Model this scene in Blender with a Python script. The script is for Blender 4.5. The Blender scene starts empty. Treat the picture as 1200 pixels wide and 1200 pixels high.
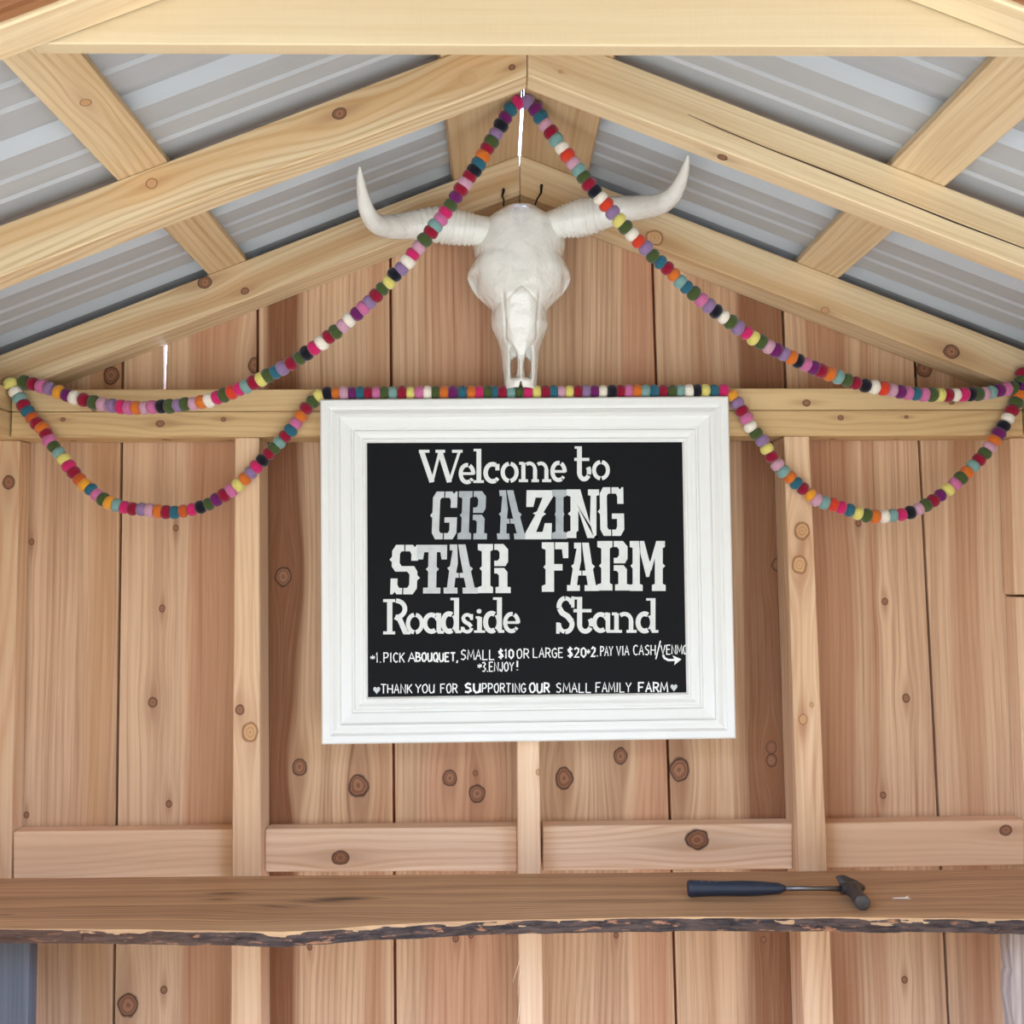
import bpy, bmesh, math, random
from mathutils import Vector, Matrix, noise
random.seed(7)
SC = bpy.context.scene
COL = SC.collection

# ------------------------------------------------------------------ camera
CAMP = Vector((0.0, -2.27, 1.55))
YAW, PIT, ROL = math.radians(0.9), math.radians(3.4), 0.0045
FPX = 1200.0
fwd = Vector((math.sin(YAW)*math.cos(PIT), math.cos(YAW)*math.cos(PIT), math.sin(PIT)))
r0 = Vector((math.cos(YAW), -math.sin(YAW), 0))
u0 = r0.cross(fwd)
rgt = r0*math.cos(ROL) - u0*math.sin(ROL)
upv = u0*math.cos(ROL) + r0*math.sin(ROL)
cam = bpy.data.cameras.new('camera')
cam.sensor_width = 36.0
cam.lens = 36.0*FPX/1200.0
cam.clip_start = 0.02
camo = bpy.data.objects.new('camera', cam)
M = Matrix((rgt, upv, -fwd)).transposed().to_4x4()
M.translation = CAMP
camo.matrix_world = M
COL.objects.link(camo)
SC.camera = camo

# ------------------------------------------------------------------ world, sun, exposure
SC.view_settings.view_transform = 'Standard'
SC.view_settings.look = 'None'
SC.view_settings.gamma = 1.0
SC.view_settings.exposure = -0.84
SC.view_settings.use_curve_mapping = False
SKY = 33.0; MASK_A, MASK_B, MASK_LO, MASK_HI = 0.54, 0.60, 0.25, 0.80; MASK_COL = (0.055, 0.055, 0.05)  # unseen dark mask over the front sky, made up to shape the daylight
W = bpy.data.worlds.new('sky'); SC.world = W; W.use_nodes = True
wt = W.node_tree; wt.nodes.clear()
def wn(kind, **kw):
    n = wt.nodes.new(kind)
    for k, v in kw.items(): setattr(n, k, v)
    return n
def wm(op, a, b=None, c=None):
    n = wn('ShaderNodeMath', operation=op)
    for i, v in enumerate((a, b, c)):
        if v is None: continue
        if hasattr(v, 'links'): wt.links.new(v, n.inputs[i])
        else: n.inputs[i].default_value = v
    return n.outputs[0]
def wsm(v, a, b, lo=0.0, hi=1.0):
    n = wn('ShaderNodeMapRange', interpolation_type='SMOOTHSTEP')
    for i, q in enumerate((v, a, b, lo, hi)):
        if hasattr(q, 'links'): wt.links.new(q, n.inputs[i])
        else: n.inputs[i].default_value = q
    return n.outputs[0]
def wmix(f, a, b):
    n = wn('ShaderNodeMix', data_type='RGBA')
    for i, q in ((0, f), (6, a), (7, b)):
        if hasattr(q, 'links'): wt.links.new(q, n.inputs[i])
        else: n.inputs[i].default_value = (*q, 1)
    return n.outputs[2]
wo = wn('ShaderNodeOutputWorld'); wb = wn('ShaderNodeBackground')
wg = wn('ShaderNodeTexCoord'); ws = wn('ShaderNodeSeparateXYZ')
wt.links.new(wg.outputs['Generated'], ws.inputs[0])
wx, wy, wz = ws.outputs[0], ws.outputs[1], ws.outputs[2]
sky = wmix(wsm(wz, 0.05, 0.8), (0.61, 0.74, 1.0), (0.38, 0.55, 1.0))
hor = wm('SQRT', wm('ADD', wm('MULTIPLY', wx, wx), wm('MULTIPLY_ADD', wy, wy, 1e-4)))
az = wsm(wm('DIVIDE', wm('ABSOLUTE', wx), hor), MASK_A, MASK_B)          # 0 ahead, 1 to the sides
zmask = wm('MULTIPLY_ADD', az, MASK_LO-MASK_HI, MASK_HI)
sky_mask = wm('MULTIPLY', wsm(wm('SUBTRACT', wz, zmask), -0.05, 0.05, 1.0, 0.0), wsm(wy, -0.15, 0.05, 1.0, 0.0))
wt.links.new(wmix(sky_mask, sky, MASK_COL), wb.inputs[0]); wb.inputs[1].default_value = SKY
wt.links.new(wb.outputs[0], wo.inputs[0])

def lamp(kind, name, loc, rot, energy, color, **kw):
    l = bpy.data.lights.new(name, kind); l.energy = energy; l.color = color
    for k, v in kw.items(): setattr(l, k, v)
    o = bpy.data.objects.new(name, l); o.location = loc
    o.rotation_euler = [math.radians(a) for a in rot]; COL.objects.link(o); return o
# high sun from behind the stand: lights the ground in front, never the inside
lamp('SUN', 'sun', (0, 0, 6), (-32, 12, 0), 4.8, (1.0, 0.93, 0.82), angle=0.01)

# ------------------------------------------------------------------ pixel helpers (points on real planes)
def ray(x, y):
    return fwd*FPX + rgt*(x-600.0) + upv*(600.0-y)
def at(x, y, Y):
    d = ray(x, y); return CAMP + d*((Y-CAMP.y)/d.y)
def atz(x, y, Z):
    d = ray(x, y); return CAMP + d*((Z-CAMP.z)/d.z)

# ------------------------------------------------------------------ node helpers
class NT:
    def __init__(s, name):
        s.m = bpy.data.materials.new(name); s.m.use_nodes = True
        s.t = s.m.node_tree; s.t.nodes.clear()
        s.out = s.t.nodes.new('ShaderNodeOutputMaterial')
        s.b = s.t.nodes.new('ShaderNodeBsdfPrincipled')
        s.t.links.new(s.b.outputs[0], s.out.inputs[0])
    def set(s, sock, v):
        if v is None: return
        if hasattr(v, 'links'): s.t.links.new(v, sock)
        else:
            if hasattr(sock.default_value, '__len__') and hasattr(v, '__len__') and len(sock.default_value) == 4 and len(v) == 3: v = (*v, 1)
            sock.default_value = v
    def math(s, op, a, b=None, c=None, clamp=False):
        n = s.t.nodes.new('ShaderNodeMath'); n.operation = op; n.use_clamp = clamp
        s.set(n.inputs[0], a)
        if b is not None: s.set(n.inputs[1], b)
        if c is not None: s.set(n.inputs[2], c)
        return n.outputs[0]
    def coord(s):
        n = s.t.nodes.new('ShaderNodeTexCoord'); q = s.t.nodes.new('ShaderNodeSeparateXYZ')
        s.t.links.new(n.outputs['Object'], q.inputs[0]); return q.outputs[0], q.outputs[1], q.outputs[2]
    def comb(s, x, y, z):
        n = s.t.nodes.new('ShaderNodeCombineXYZ')
        for i, v in enumerate((x, y, z)): s.set(n.inputs[i], v)
        return n.outputs[0]
    def noise(s, vec, scale=1.0, detail=2.0, rough=0.5):
        n = s.t.nodes.new('ShaderNodeTexNoise'); s.set(n.inputs['Vector'], vec)
        n.inputs['Scale'].default_value = scale; n.inputs['Detail'].default_value = detail
        n.inputs['Roughness'].default_value = rough
        return n.outputs[0]
    def smooth(s, v, a, b, lo=0.0, hi=1.0):
        n = s.t.nodes.new('ShaderNodeMapRange'); n.interpolation_type = 'SMOOTHSTEP'
        s.set(n.inputs[0], v)
        for i, q in enumerate((a, b, lo, hi)): s.set(n.inputs[i+1], q)
        return n.outputs[0]
    def mix(s, f, a, b, mode='MIX'):
        n = s.t.nodes.new('ShaderNodeMix'); n.data_type = 'RGBA'; n.blend_type = mode
        s.set(n.inputs[0], f); s.set(n.inputs[6], a); s.set(n.inputs[7], b)
        return n.outputs[2]
    def bump(s, h, strength=0.3, dist=0.002):
        n = s.t.nodes.new('ShaderNodeBump'); n.inputs['Strength'].default_value = strength
        n.inputs['Distance'].default_value = dist; s.set(n.inputs['Height'], h)
        s.t.links.new(n.outputs[0], s.b.inputs['Normal'])

def lin(r, g, b):
    f = lambda c: (c/255/12.92) if c/255 <= 0.04045 else ((c/255+0.055)/1.055)**2.4
    return (f(r), f(g), f(b))

PINE_L, PINE_D = lin(226, 203, 164), lin(188, 150, 104)
BOARD_L, BOARD_D = lin(217, 181, 146), lin(150, 104, 75)

def wood(name, axis, light=PINE_L, dark=PINE_D, seed=0.0, knots=(), bands=(), cath=0.5, ringf=210.0,
         wav=0.012, saw=0.0, ys=0.7, rough=0.62, grain=1.0, tone=0.35):
    """axis: grain direction letter; knots: (u, v, r, strength); bands: (u0, u1, soft, colour, strength)"""
    n = NT(name); x, y, z = n.coord()
    if axis == 'z': u, v = n.math('MULTIPLY_ADD', y, ys, x), z
    elif axis == 'x': u, v = n.math('MULTIPLY_ADD', y, ys, z), x
    else: u, v = n.math('MULTIPLY_ADD', z, 0.7, x), y
    uv = n.comb(u, v, seed)
    w1 = n.noise(n.comb(n.math('MULTIPLY', u, 5.0), n.math('MULTIPLY', v, 1.6), seed*3.1), 1.0, 1.0)
    g = n.math('MULTIPLY_ADD', n.math('SUBTRACT', w1, 0.5), wav*2, u)
    wob = n.noise(n.comb(n.math('MULTIPLY', u, 55), n.math('MULTIPLY', v, 45), seed), 1.0, 1.0)
    kd = []
    for (ku, kv, kr, ks) in knots:
        du = n.math('SUBTRACT', u, ku); dv = n.math('SUBTRACT', v, kv)
        du2 = n.math('MULTIPLY', du, du); dv2 = n.math('MULTIPLY', dv, dv)
        q = n.math('MULTIPLY_ADD', du2, -1/(2.4*kr)**2, n.math('MULTIPLY', dv2, -1/(6.5*kr)**2))
        ee = n.math('EXPONENT', q)
        g = n.math('SUBTRACT', g, n.math('MULTIPLY', n.math('MULTIPLY', du, 0.85), ee))
        k = n.math('SQRT', n.math('MULTIPLY_ADD', dv2, 0.72, du2))
        k = n.math('MULTIPLY_ADD', n.math('SUBTRACT', wob, 0.5), 0.42, n.math('MULTIPLY', k, 1/kr))
        q2 = n.math('MULTIPLY_ADD', du2, -1/(1.1*kr)**2, n.math('MULTIPLY', dv2, -1/(5.0*kr)**2))
        kd.append((k, n.math('EXPONENT', q2), ks))
    s1 = n.noise(n.comb(n.math('MULTIPLY', g, 34), n.math('MULTIPLY', v, 0.55), seed*1.7), 1.0, 3.0, 0.6)
    s2 = n.noise(n.comb(n.math('MULTIPLY', g, 270), n.math('MULTIPLY', v, 4.5), seed), 1.0, 3.0, 0.65)
    s3 = n.smooth(n.noise(n.comb(n.math('MULTIPLY', g, 95), n.math('MULTIPLY', v, 0.9), seed*4.3), 1.0, 1.0), 0.62, 0.76)
    w2 = n.noise(n.comb(n.math('MULTIPLY', g, 6), n.math('MULTIPLY', v, 1.1), seed*2.3), 1.0, 1.0)
    ph = n.math('MULTIPLY_ADD', g, ringf*2.2, n.math('MULTIPLY', w2, 26.0*cath*2))
    rg = n.math('POWER', n.math('MULTIPLY_ADD', n.math('SINE', ph), 0.5, 0.5), 2.2)
    big = n.noise(n.comb(n.math('MULTIPLY', g, 7), n.math('MULTIPLY', v, 0.8), seed*5+3), 1.0, 2.0)
    f = n.math('MULTIPLY_ADD', n.math('SUBTRACT', s1, 0.5), 1.5, 0.2)
    f = n.math('MULTIPLY_ADD', rg, 0.42*cath, f)
    f = n.math('MULTIPLY_ADD', n.math('SUBTRACT', s2, 0.5), 0.95*grain, f)
    f = n.math('MULTIPLY_ADD', s3, 0.38*grain, f)
    f = n.math('MULTIPLY_ADD', n.math('SUBTRACT', big, 0.5), tone*2, f, clamp=True)
    c = n.mix(f, light, dark)
    for (a, b, so, bc, bs) in bands:
        gg = n.math('MULTIPLY_ADD', n.math('SUBTRACT', s1, 0.5), so*2.0, g)
        m = n.math('MULTIPLY', n.smooth(gg, a-so, a+so), n.smooth(gg, b-so, b+so, 1.0, 0.0))
        m = n.math('MULTIPLY', m, n.math('MULTIPLY_ADD', s2, 0.5*bs, bs*0.75), clamp=True)
        c = n.mix(m, c, bc)
    for (k, halo, ks) in kd:
        c = n.mix(n.math('MULTIPLY', halo, 0.50*ks), c, lin(140, 88, 56))
        pale = ks < 0.72
        inner = n.mix(n.smooth(n.math('SINE', n.math('MULTIPLY', k, 17.0 if pale else 12.0)), -0.5, 1.0), *((lin(204, 160, 114), lin(184, 138, 96)) if pale else (lin(156, 110, 82), lin(128, 86, 62))))
        edge = n.mix(n.smooth(k, 0.76, 0.97), inner, lin(140, 96, 64) if pale else lin(58, 36, 28))
        ks = 1.0 if ks > .3 else ks
        c = n.mix(n.math('MULTIPLY', n.smooth(k, 0.92, 1.18, 1.0, 0.0), ks, clamp=True), c, edge)
    n.set(n.b.inputs['Base Color'], c)
    n.b.inputs['Roughness'].default_value = rough
    n.b.inputs['Specular IOR Level'].default_value = 0.3
    h = n.math('MULTIPLY_ADD', s2, 0.6, n.math('MULTIPLY', s1, 0.4))
    if saw > 0:
        sw = n.noise(n.comb(n.math('MULTIPLY', u, 14), n.math('MULTIPLY', v, 330), seed), 1.0, 2.0)
        h = n.math('MULTIPLY_ADD', sw, saw, h)
    n.bump(h, 0.35, 0.0012)
    return n.m

def plain(name, color, rough=0.5, metal=0.0, var=0.0, scale=30.0, spec=0.5, coat=0.0, bump=0.0, bscale=120.0):
    n = NT(name)
    if var > 0 or bump > 0:
        x, y, z = n.coord(); v = n.comb(x, y, z)
    if var > 0:
        f = n.noise(v, scale, 4.0, 0.6)
        c = n.mix(f, tuple(max(0, q*(1-var)) for q in color), tuple(min(1, q*(1+var)) for q in color))
        n.set(n.b.inputs['Base Color'], c)
    else: n.set(n.b.inputs['Base Color'], color)
    n.b.inputs['Roughness'].default_value = rough; n.b.inputs['Metallic'].default_value = metal
    n.b.inputs['Specular IOR Level'].default_value = spec; n.b.inputs['Coat Weight'].default_value = coat
    if bump > 0: n.bump(n.noise(v, bscale, 3.0), bump, 0.002)
    return n.m

# ------------------------------------------------------------------ object helpers
def link_mesh(name, me, parent=None):
    o = bpy.data.objects.new(name, me); COL.objects.link(o)
    if parent: o.parent = parent
    return o
def obj(name, bm, mats, parent=None, smooth=False):
    bmesh.ops.recalc_face_normals(bm, faces=bm.faces)
    me = bpy.data.meshes.new(name); bm.to_mesh(me); bm.free()
    for m in (mats if isinstance(mats, (list, tuple)) else [mats]): me.materials.append(m)
    if smooth:
        for p in me.polygons: p.use_smooth = True
    return link_mesh(name, me, parent)
def empty(name, loc=(0, 0, 0)):
    o = bpy.data.objects.new(name, None); o.location = loc; o.empty_display_size = 0.05; COL.objects.link(o); return o
def tag(o, label, cat, group=None, kind=None):
    o['label'] = label; o['category'] = cat
    if group: o['group'] = group
    if kind: o['kind'] = kind
    return o
def struct(o): o['kind'] = 'structure'; return o
def sub(o, parent):
    """parent o without moving it (parents are unrotated)"""
    o.parent = parent; o.location = Vector(o.location) - Vector(parent.location); return o

def prism(bm, poly, y0, y1, mat=0, inv=None):
    """closed XZ polygon extruded from y0 to y1 (inv: world->local matrix)"""
    f = lambda p, y: (inv @ Vector((p[0], y, p[1]))) if inv is not None else Vector((p[0], y, p[1]))
    a = [bm.verts.new(f(p, y0)) for p in poly]; b = [bm.verts.new(f(p, y1)) for p in poly]
    fs = [bm.faces.new(a), bm.faces.new(b[::-1])]
    k = len(poly)
    for i in range(k): fs.append(bm.faces.new((a[i], b[i], b[(i+1) % k], a[(i+1) % k])))
    for q in fs: q.material_index = mat
    return fs
def bevel(bm, w, seg=1):
    es = [e for e in bm.edges if len(e.link_faces) == 2 and e.calc_face_angle(0) > 0.5]
    bmesh.ops.bevel(bm, geom=es, offset=w, segments=seg, affect='EDGES', profile=0.6)
def box(bm, x0, x1, y0, y1, z0, z1, mat=0):
    return prism(bm, [(x0, z0), (x1, z0), (x1, z1), (x0, z1)], y0, y1, mat)
def timber(name, poly, y0, y1, m, bev=0.002, rot=0.0, org=None):
    """one timber: XZ polygon extruded in Y; local X runs along rot about Y"""
    org = org or Vector((poly[0][0], y0, poly[0][1]))
    mw = Matrix.Translation(org) @ Matrix.Rotation(rot, 4, 'Y')
    bm = bmesh.new(); prism(bm, poly, y0, y1, 0, mw.inverted())
    bmesh.ops.recalc_face_normals(bm, faces=bm.faces)
    if bev: bevel(bm, bev)
    o = obj(name, bm, m); o.matrix_world = mw
    return o
def tube(bm, pts, rad, seg=12, mat=0, cap=True, squash=None):
    pts = [Vector(p) for p in pts]; rings = []
    up = Vector((0, 0, 1)); prev = None
    for i, p in enumerate(pts):
        t = (pts[min(i+1, len(pts)-1)] - pts[max(i-1, 0)]).normalized()
        if prev is None:
            a = t.cross(Vector((0, 1, 0)) if abs(t.y) < 0.9 else up).normalized()
        else:
            a = (prev - t*prev.dot(t)).normalized()
        prev = a; b = t.cross(a)
        r = rad[i] if hasattr(rad, '__len__') else rad
        rings.append([bm.verts.new(p + (a*math.cos(2*math.pi*k/seg) + b*math.sin(2*math.pi*k/seg))*r) for k in range(seg)])
    for i in range(len(rings)-1):
        for k in range(seg):
            f = bm.faces.new((rings[i][k], rings[i][(k+1) % seg], rings[i+1][(k+1) % seg], rings[i+1][k])); f.material_index = mat
    if cap:
        for rr in (rings[0][::-1], rings[-1]):
            f = bm.faces.new(rr); f.material_index = mat
def spline(pts, n):
    """Catmull-Rom through tuples of any length"""
    out = []; m = len(pts)
    for i in range(n):
        s = i/(n-1)*(m-1); k = min(int(s), m-2); t = s-k
        p0, p1, p2, p3 = pts[max(k-1, 0)], pts[k], pts[k+1], pts[min(k+2, m-1)]
        out.append(tuple(0.5*(2*b + (c-a)*t + (2*a-5*b+4*c-d)*t*t + (3*b-a-3*c+d)*t**3) for a, b, c, d in zip(p0, p1, p2, p3)))
    return out

# ================================================================== SETTING
XR = 0.0545                      # ridge
ZR = CAMP.z + 0.909             # rafter tops at the ridge
SL = 0.395
roofz = lambda X: ZR - SL*abs(X-XR)
YS = -0.09                      # front faces of the wall studs
XL = at(12, 480, YS).x          # inner face of the side plates
XRR = 2*XR - XL

# ---- back wall: vertical boards with gaps, battens behind
seams = [((-140, 450), (-160, 1200)), ((144, 430), (133, 1200)), ((302, 365), (301, 1200)), ((457.5, 310), (463, 1150)),
         ((611, 300), (622, 1200)), ((764, 290), (790, 1120)), ((917, 360), (948, 1150)), ((1072, 420), (1112, 1200)), ((1222, 450), (1275, 1200)), ((1360, 450), (1420, 1200))]
slines = []
for a, b in seams:
    p, q = at(*a, 0), at(*b, 0)
    slines.append(lambda Z, p=p, q=q: p.x + (q.x-p.x)*(Z-p.z)/(q.z-p.z))
def K(px, py, r, s=1.0, Y=0.0):
    p = at(px, py, Y); return (p.x + 0.7*Y, p.z, r*(Y-CAMP.y)/FPX, s)
def bx_(px, py=800, Y=0.0): return at(px, py, Y).x + 0.7*Y
HEART = lin(168, 112, 74); RED = lin(186, 118, 86); BROWN = lin(140, 90, 56); PALE = lin(226, 190, 152)
board_specs = [
    dict(knots=[K(37, 635, 3), K(31, 955, 3), K(130, 440, 9)], bands=[(bx_(100), bx_(135), 0.02, lin(190, 142, 96), 0.5)]),
    dict(knots=[K(206, 619, 3), K(190, 713, 3.5), K(179, 823, 5), K(198, 942, 3.5), K(150, 1178, 11, .8), K(192, 1160, 4), K(299, 428, 8)],
         bands=[(bx_(218), bx_(276), 0.015, lin(184, 128, 92), 0.55)]),  # band left of the stud is its cast shadow, painted into the board
    dict(knots=[K(332, 676, 9), K(351, 899, 8), K(420, 921, 11), K(363, 1110, 3)],
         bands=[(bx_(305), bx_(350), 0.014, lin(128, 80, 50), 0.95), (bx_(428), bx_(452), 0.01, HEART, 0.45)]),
    dict(knots=[K(527, 912, 8), K(557, 906, 3), K(559, 930, 9), K(534, 1100, 3.5), K(552, 1096, 3)], bands=[(bx_(500), bx_(590), 0.03, RED, 0.35)]),
    dict(knots=[K(661, 912, 10), K(727, 886, 8), K(722, 1096, 3)], bands=[(bx_(735), bx_(780), 0.012, RED, 0.4)]),
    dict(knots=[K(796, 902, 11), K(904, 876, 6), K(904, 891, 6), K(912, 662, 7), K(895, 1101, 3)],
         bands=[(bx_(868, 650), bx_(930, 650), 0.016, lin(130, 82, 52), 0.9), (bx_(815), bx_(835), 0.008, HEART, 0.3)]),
    dict(knots=[K(1037, 705, 3.5), K(1062, 818, 4.5), K(1035, 932, 3.5), K(1006, 613, 3.5), K(1060, 1148, 3.5)],
         bands=[(bx_(950), bx_(1002), 0.014, lin(166, 108, 74), 0.55), (bx_(1018), bx_(1030), 0.008, HEART, 0.4)]),  # first band: reddish streak, also painted in for the right stud's shadow
    dict(knots=[K(1083, 432, 9), K(1182, 617, 3)], bands=[(bx_(1120), bx_(1150), 0.018, HEART, 0.45)]),
    dict(knots=[], bands=[]),
]
wall_mats = []
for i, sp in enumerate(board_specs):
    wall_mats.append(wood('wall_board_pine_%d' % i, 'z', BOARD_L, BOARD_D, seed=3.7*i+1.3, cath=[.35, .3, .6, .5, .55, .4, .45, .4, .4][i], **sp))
batten_mat = wood('batten_seam_glow', 'z', lin(196, 104, 62), lin(150, 70, 42), seed=77.0)  # orange-red tone painted to imitate daylight seeping through the seams
bm = bmesh.new()
G = 0.0032
ZPL = CAMP.z + 0.34
for i in range(len(slines)-1):
    a, b = slines[i], slines[i+1]
    def clip(Z0, xa, xb, Z1cap=None):
        zl = [roofz(q) + 0.022 for q in (xa(ZR-0.3), xb(ZR-0.3))]
        top = [(xb(zl[1]), zl[1]), (xa(zl[0]), zl[0])]
        if xa(ZR-.1) < XR < xb(ZR-.1): top = [(xb(zl[1]), zl[1]), (XR, ZR+0.022), (xa(zl[0]), zl[0])]
        return [(xa(Z0), Z0), (xb(Z0), Z0)] + top
    A = lambda Z, a=a: a(Z) + G; B = lambda Z, b=b: b(Z) - G
    if i == 1:      # the board with the split that lets daylight in above the plate
        prism(bm, [(A(0), 0), (B(0), 0), (B(ZPL), ZPL), (A(ZPL), ZPL)], 0, 0.022, i)
        cx = at(193, 430, 0).x
        CA = lambda Z: cx - 0.0012 - 0.004*max(0, (Z-ZPL-0.10)/0.1); CB = lambda Z: cx + 0.0016 + 0.004*max(0, (Z-ZPL-0.10)/0.1)
        zc = at(193, 404, 0).z
        zl = roofz(A(ZR-.4)) + .022; zm = roofz(cx) + .022
        prism(bm, [(A(ZPL), ZPL), (CA(ZPL), ZPL), (CA(zc), zc), (cx, zc+0.01), (cx, zm), (A(zl), zl)], 0, 0.022, i)
        zr = roofz(B(ZR-.4)) + .022
        prism(bm, [(CB(ZPL), ZPL), (B(ZPL), ZPL), (B(zr), zr), (cx, zm), (cx, zc+0.01), (CB(zc), zc)], 0, 0.022, i)
    else:
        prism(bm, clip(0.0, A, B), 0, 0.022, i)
nb = len(board_specs)
for f_ in slines[1:-1]:
    zt = roofz(f_(ZR-.3)) + .012
    prism(bm, [(f_(0)-.022, 0), (f_(0)+.022, 0), (f_(zt)+.022, zt), (f_(zt)-.022, zt)], 0.0225, 0.04, nb)
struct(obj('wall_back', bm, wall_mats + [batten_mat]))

# ---- side walls (boards) and floor, ground
side_mat = wood('side_wall_pine', 'z', BOARD_L, BOARD_D, seed=41.0)
for nm, xx, sgn in (('wall_left', XL-0.09, -1), ('wall_right', XRR+0.09, 1)):
    bm = bmesh.new()
    yy = -1.2
    while yy < -0.01:
        y1 = min(yy + 0.29, 0.0)
        box(bm, min(xx, xx+sgn*.022), max(xx, xx+sgn*.022), yy+.002, y1-.002, 0, roofz(xx)+0.018)
        yy += 0.29
    struct(obj(nm, bm, side_mat))
floor_mat = wood('floor_plank', 'y', lin(176, 140, 104), lin(140, 104, 72), seed=51.0)
bm = bmesh.new(); box(bm, XL-.12, XRR+.12, -1.25, 0.04, -0.03, 0.0); struct(obj('floor', bm, floor_mat))
ground_mat = plain('gravel_drive', lin(154, 138, 108), 0.95, var=0.25, scale=9.0)
bm = bmesh.new(); box(bm, -12, 12, -14, 6, -0.12, -0.04); struct(obj('ground', bm, ground_mat))

# ---- corrugated roof
def metal_mat():
    n = NT('galvanised_roof_sheet'); x, y, z = n.coord()
    f = n.noise(n.comb(n.math('MULTIPLY', x, 3), n.math('MULTIPLY', y, 22), z), 1.0, 3.0)
    n.set(n.b.inputs['Base Color'], n.mix(f, lin(170, 173, 176), lin(190, 193, 195)))
    n.b.inputs['Roughness'].default_value = 0.5; n.b.inputs['Metallic'].default_value = 0.1
    return n.m
bm = bmesh.new()
prof = []
yy = 0.16
PER = 0.229
while yy > -1.50:
    for dy, h in ((0, 0), (.018, .019), (.044, .019), (.062, 0), (.110, 0), (.116, .004), (.126, .004), (.132, 0), (.164, 0), (.170, .004), (.180, .004), (.186, 0)):
        prof.append((yy-dy, h))
    yy -= PER
TP = 0.024
for sgn in (-1, 1):
    rows = []
    for s_ in (0.004, 0.5, 1.0, 1.36):
        rows.append([bm.verts.new((XR + sgn*s_, y_, ZR - SL*s_ + TP*1.07 + h_*1.0)) for y_, h_ in prof])
    for r_ in range(3):
        for k in range(len(prof)-1):
            bm.faces.new((rows[r_][k], rows[r_][k+1], rows[r_+1][k+1], rows[r_+1][k]))
roof = struct(obj('ceiling', bm, metal_mat()))
sm = roof.modifiers.new('sheet', 'SOLIDIFY'); sm.thickness = 0.0012; sm.offset = 0

# ================================================================== ROOF TIMBERS
TH = math.atan(SL)
HV = 0.088
def rafter(side, y0, y1, label, knots=(), seed=0.0, hv=HV, L=1.185, **kw):
    s = -1 if side == 'L' else 1
    e0 = XR + s*0.0007
    zp = at(600, 455.5, -.09).z + .0045; d0 = (ZR-hv-zp)/SL      # bird's mouth seat on the plates
    poly = [(e0, ZR), (XR+s*L, ZR-SL*L), (XR+s*L, zp), (XR+s*d0, zp), (e0, ZR-hv)]
    rot = TH if s > 0 else -TH
    org = Vector((e0, y0, ZR))
    mw = Matrix.Translation(org) @ Matrix.Rotation(rot, 4, 'Y'); inv = mw.inverted()
    ks = []
    for (px, py, r, st) in knots:
        p = inv @ at(px, py, y0); ks.append((p.z + 0.7*p.y, p.x, r*(y0-CAMP.y)/FPX, st))
    m = wood('rafter_pine', 'x', ys=-0.7, seed=seed, knots=ks, **kw)
    o = timber('rafter', poly, y0, y1, m, 0.002, rot, org)
    return tag(o, label, 'rafter')
rear = 'pine rafter against the gable boards'
rafter('L', -0.09, -0.002, 'pine rafter against the gable boards, on the left slope behind the skull', [(240, 331, 7, 1), (287, 341, 4, .8), (500, 250, 6, .5)], 11.0, bands=[(-0.062, -0.03, 0.012, lin(186, 140, 92), 0.6)], cath=.8, saw=.3)
rafter('R', -0.09, -0.002, 'pine rafter against the gable boards, on the right slope behind the skull', [(1115, 412, 8, 1), (767, 279, 9, .7), (967, 364, 4, .7)], 12.0, bands=[(-0.09, -0.05, 0.012, lin(196, 152, 100), 0.5)], cath=.4, saw=.5)
rafter('L', -0.62, -0.57, 'middle pine rafter of the left slope, with bold oval grain and a knot', [(398, 133, 7, 1), (600, 79, 3.5, .9), (548, 92, 9, .12), (178, 215, 6, .5)], 13.0, hv=.086, cath=1.3, ringf=150, bands=[(-0.05, -0.012, 0.012, lin(206, 160, 106), 0.6)], wav=.02)
mid_r = rafter('R', -0.62, -0.57, 'middle pine rafter of the right slope, pale with a long dark check', [(846, 188, 5, .8), (657, 84, 2, .7)], 14.0, hv=.086, cath=.3, saw=.7)
chk = bmesh.new()
CK = [(806, 134, .5), (842, 150, 1.3), (900, 174, 1.2), (970, 201, 1.9), (1045, 231, 1.4), (1120, 261, 1.8), (1200, 291, 1.3), (1250, 310, .5)]
up_ = [chk.verts.new(at(a, b-c*.6, -.6204)) for a, b, c in CK]; lo_ = [chk.verts.new(at(a, b+c*.6, -.6204)) for a, b, c in CK]
for i in range(len(CK)-1): chk.faces.new((up_[i], lo_[i], lo_[i+1], up_[i+1]))
ck = obj('drying_check', chk, plain('dark_check', lin(62, 42, 28), .9)); ck['label'] = 'long dark crack'
ck.parent = mid_r; ck.matrix_parent_inverse = mid_r.matrix_world.inverted()
front_l = rafter('L', -1.19, -1.137, 'front pine rafter of the left slope, at the top edge of the view', [], 15.0, saw=.5, cath=.4)
front_r = rafter('R', -1.19, -1.137, 'front pine rafter of the right slope, at the top edge of the view', [], 16.0, saw=.5, cath=.4)
# long drying check in the middle right rafter
# fascia board in front of the front rafter on the left
fm = wood('fascia_cedar', 'x', lin(168, 118, 78), lin(128, 80, 48), seed=21.0)
for s, lab in ((-1, 'brown fascia board in front of the front rafter of the left slope'), (1, 'brown fascia board in front of the front rafter of the right slope')):
    e0 = XR + s*.001
    poly = [(e0, ZR-.0008), (XR+s*1.5, ZR-.0008-SL*1.5), (XR+s*1.5, ZR-SL*1.5-.083), (e0, ZR-.083)]
    tag(timber('fascia_board', poly, -1.213, -1.1905, fm, .0015, TH*s, Vector((e0, -1.213, ZR))), lab, 'board')

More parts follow.
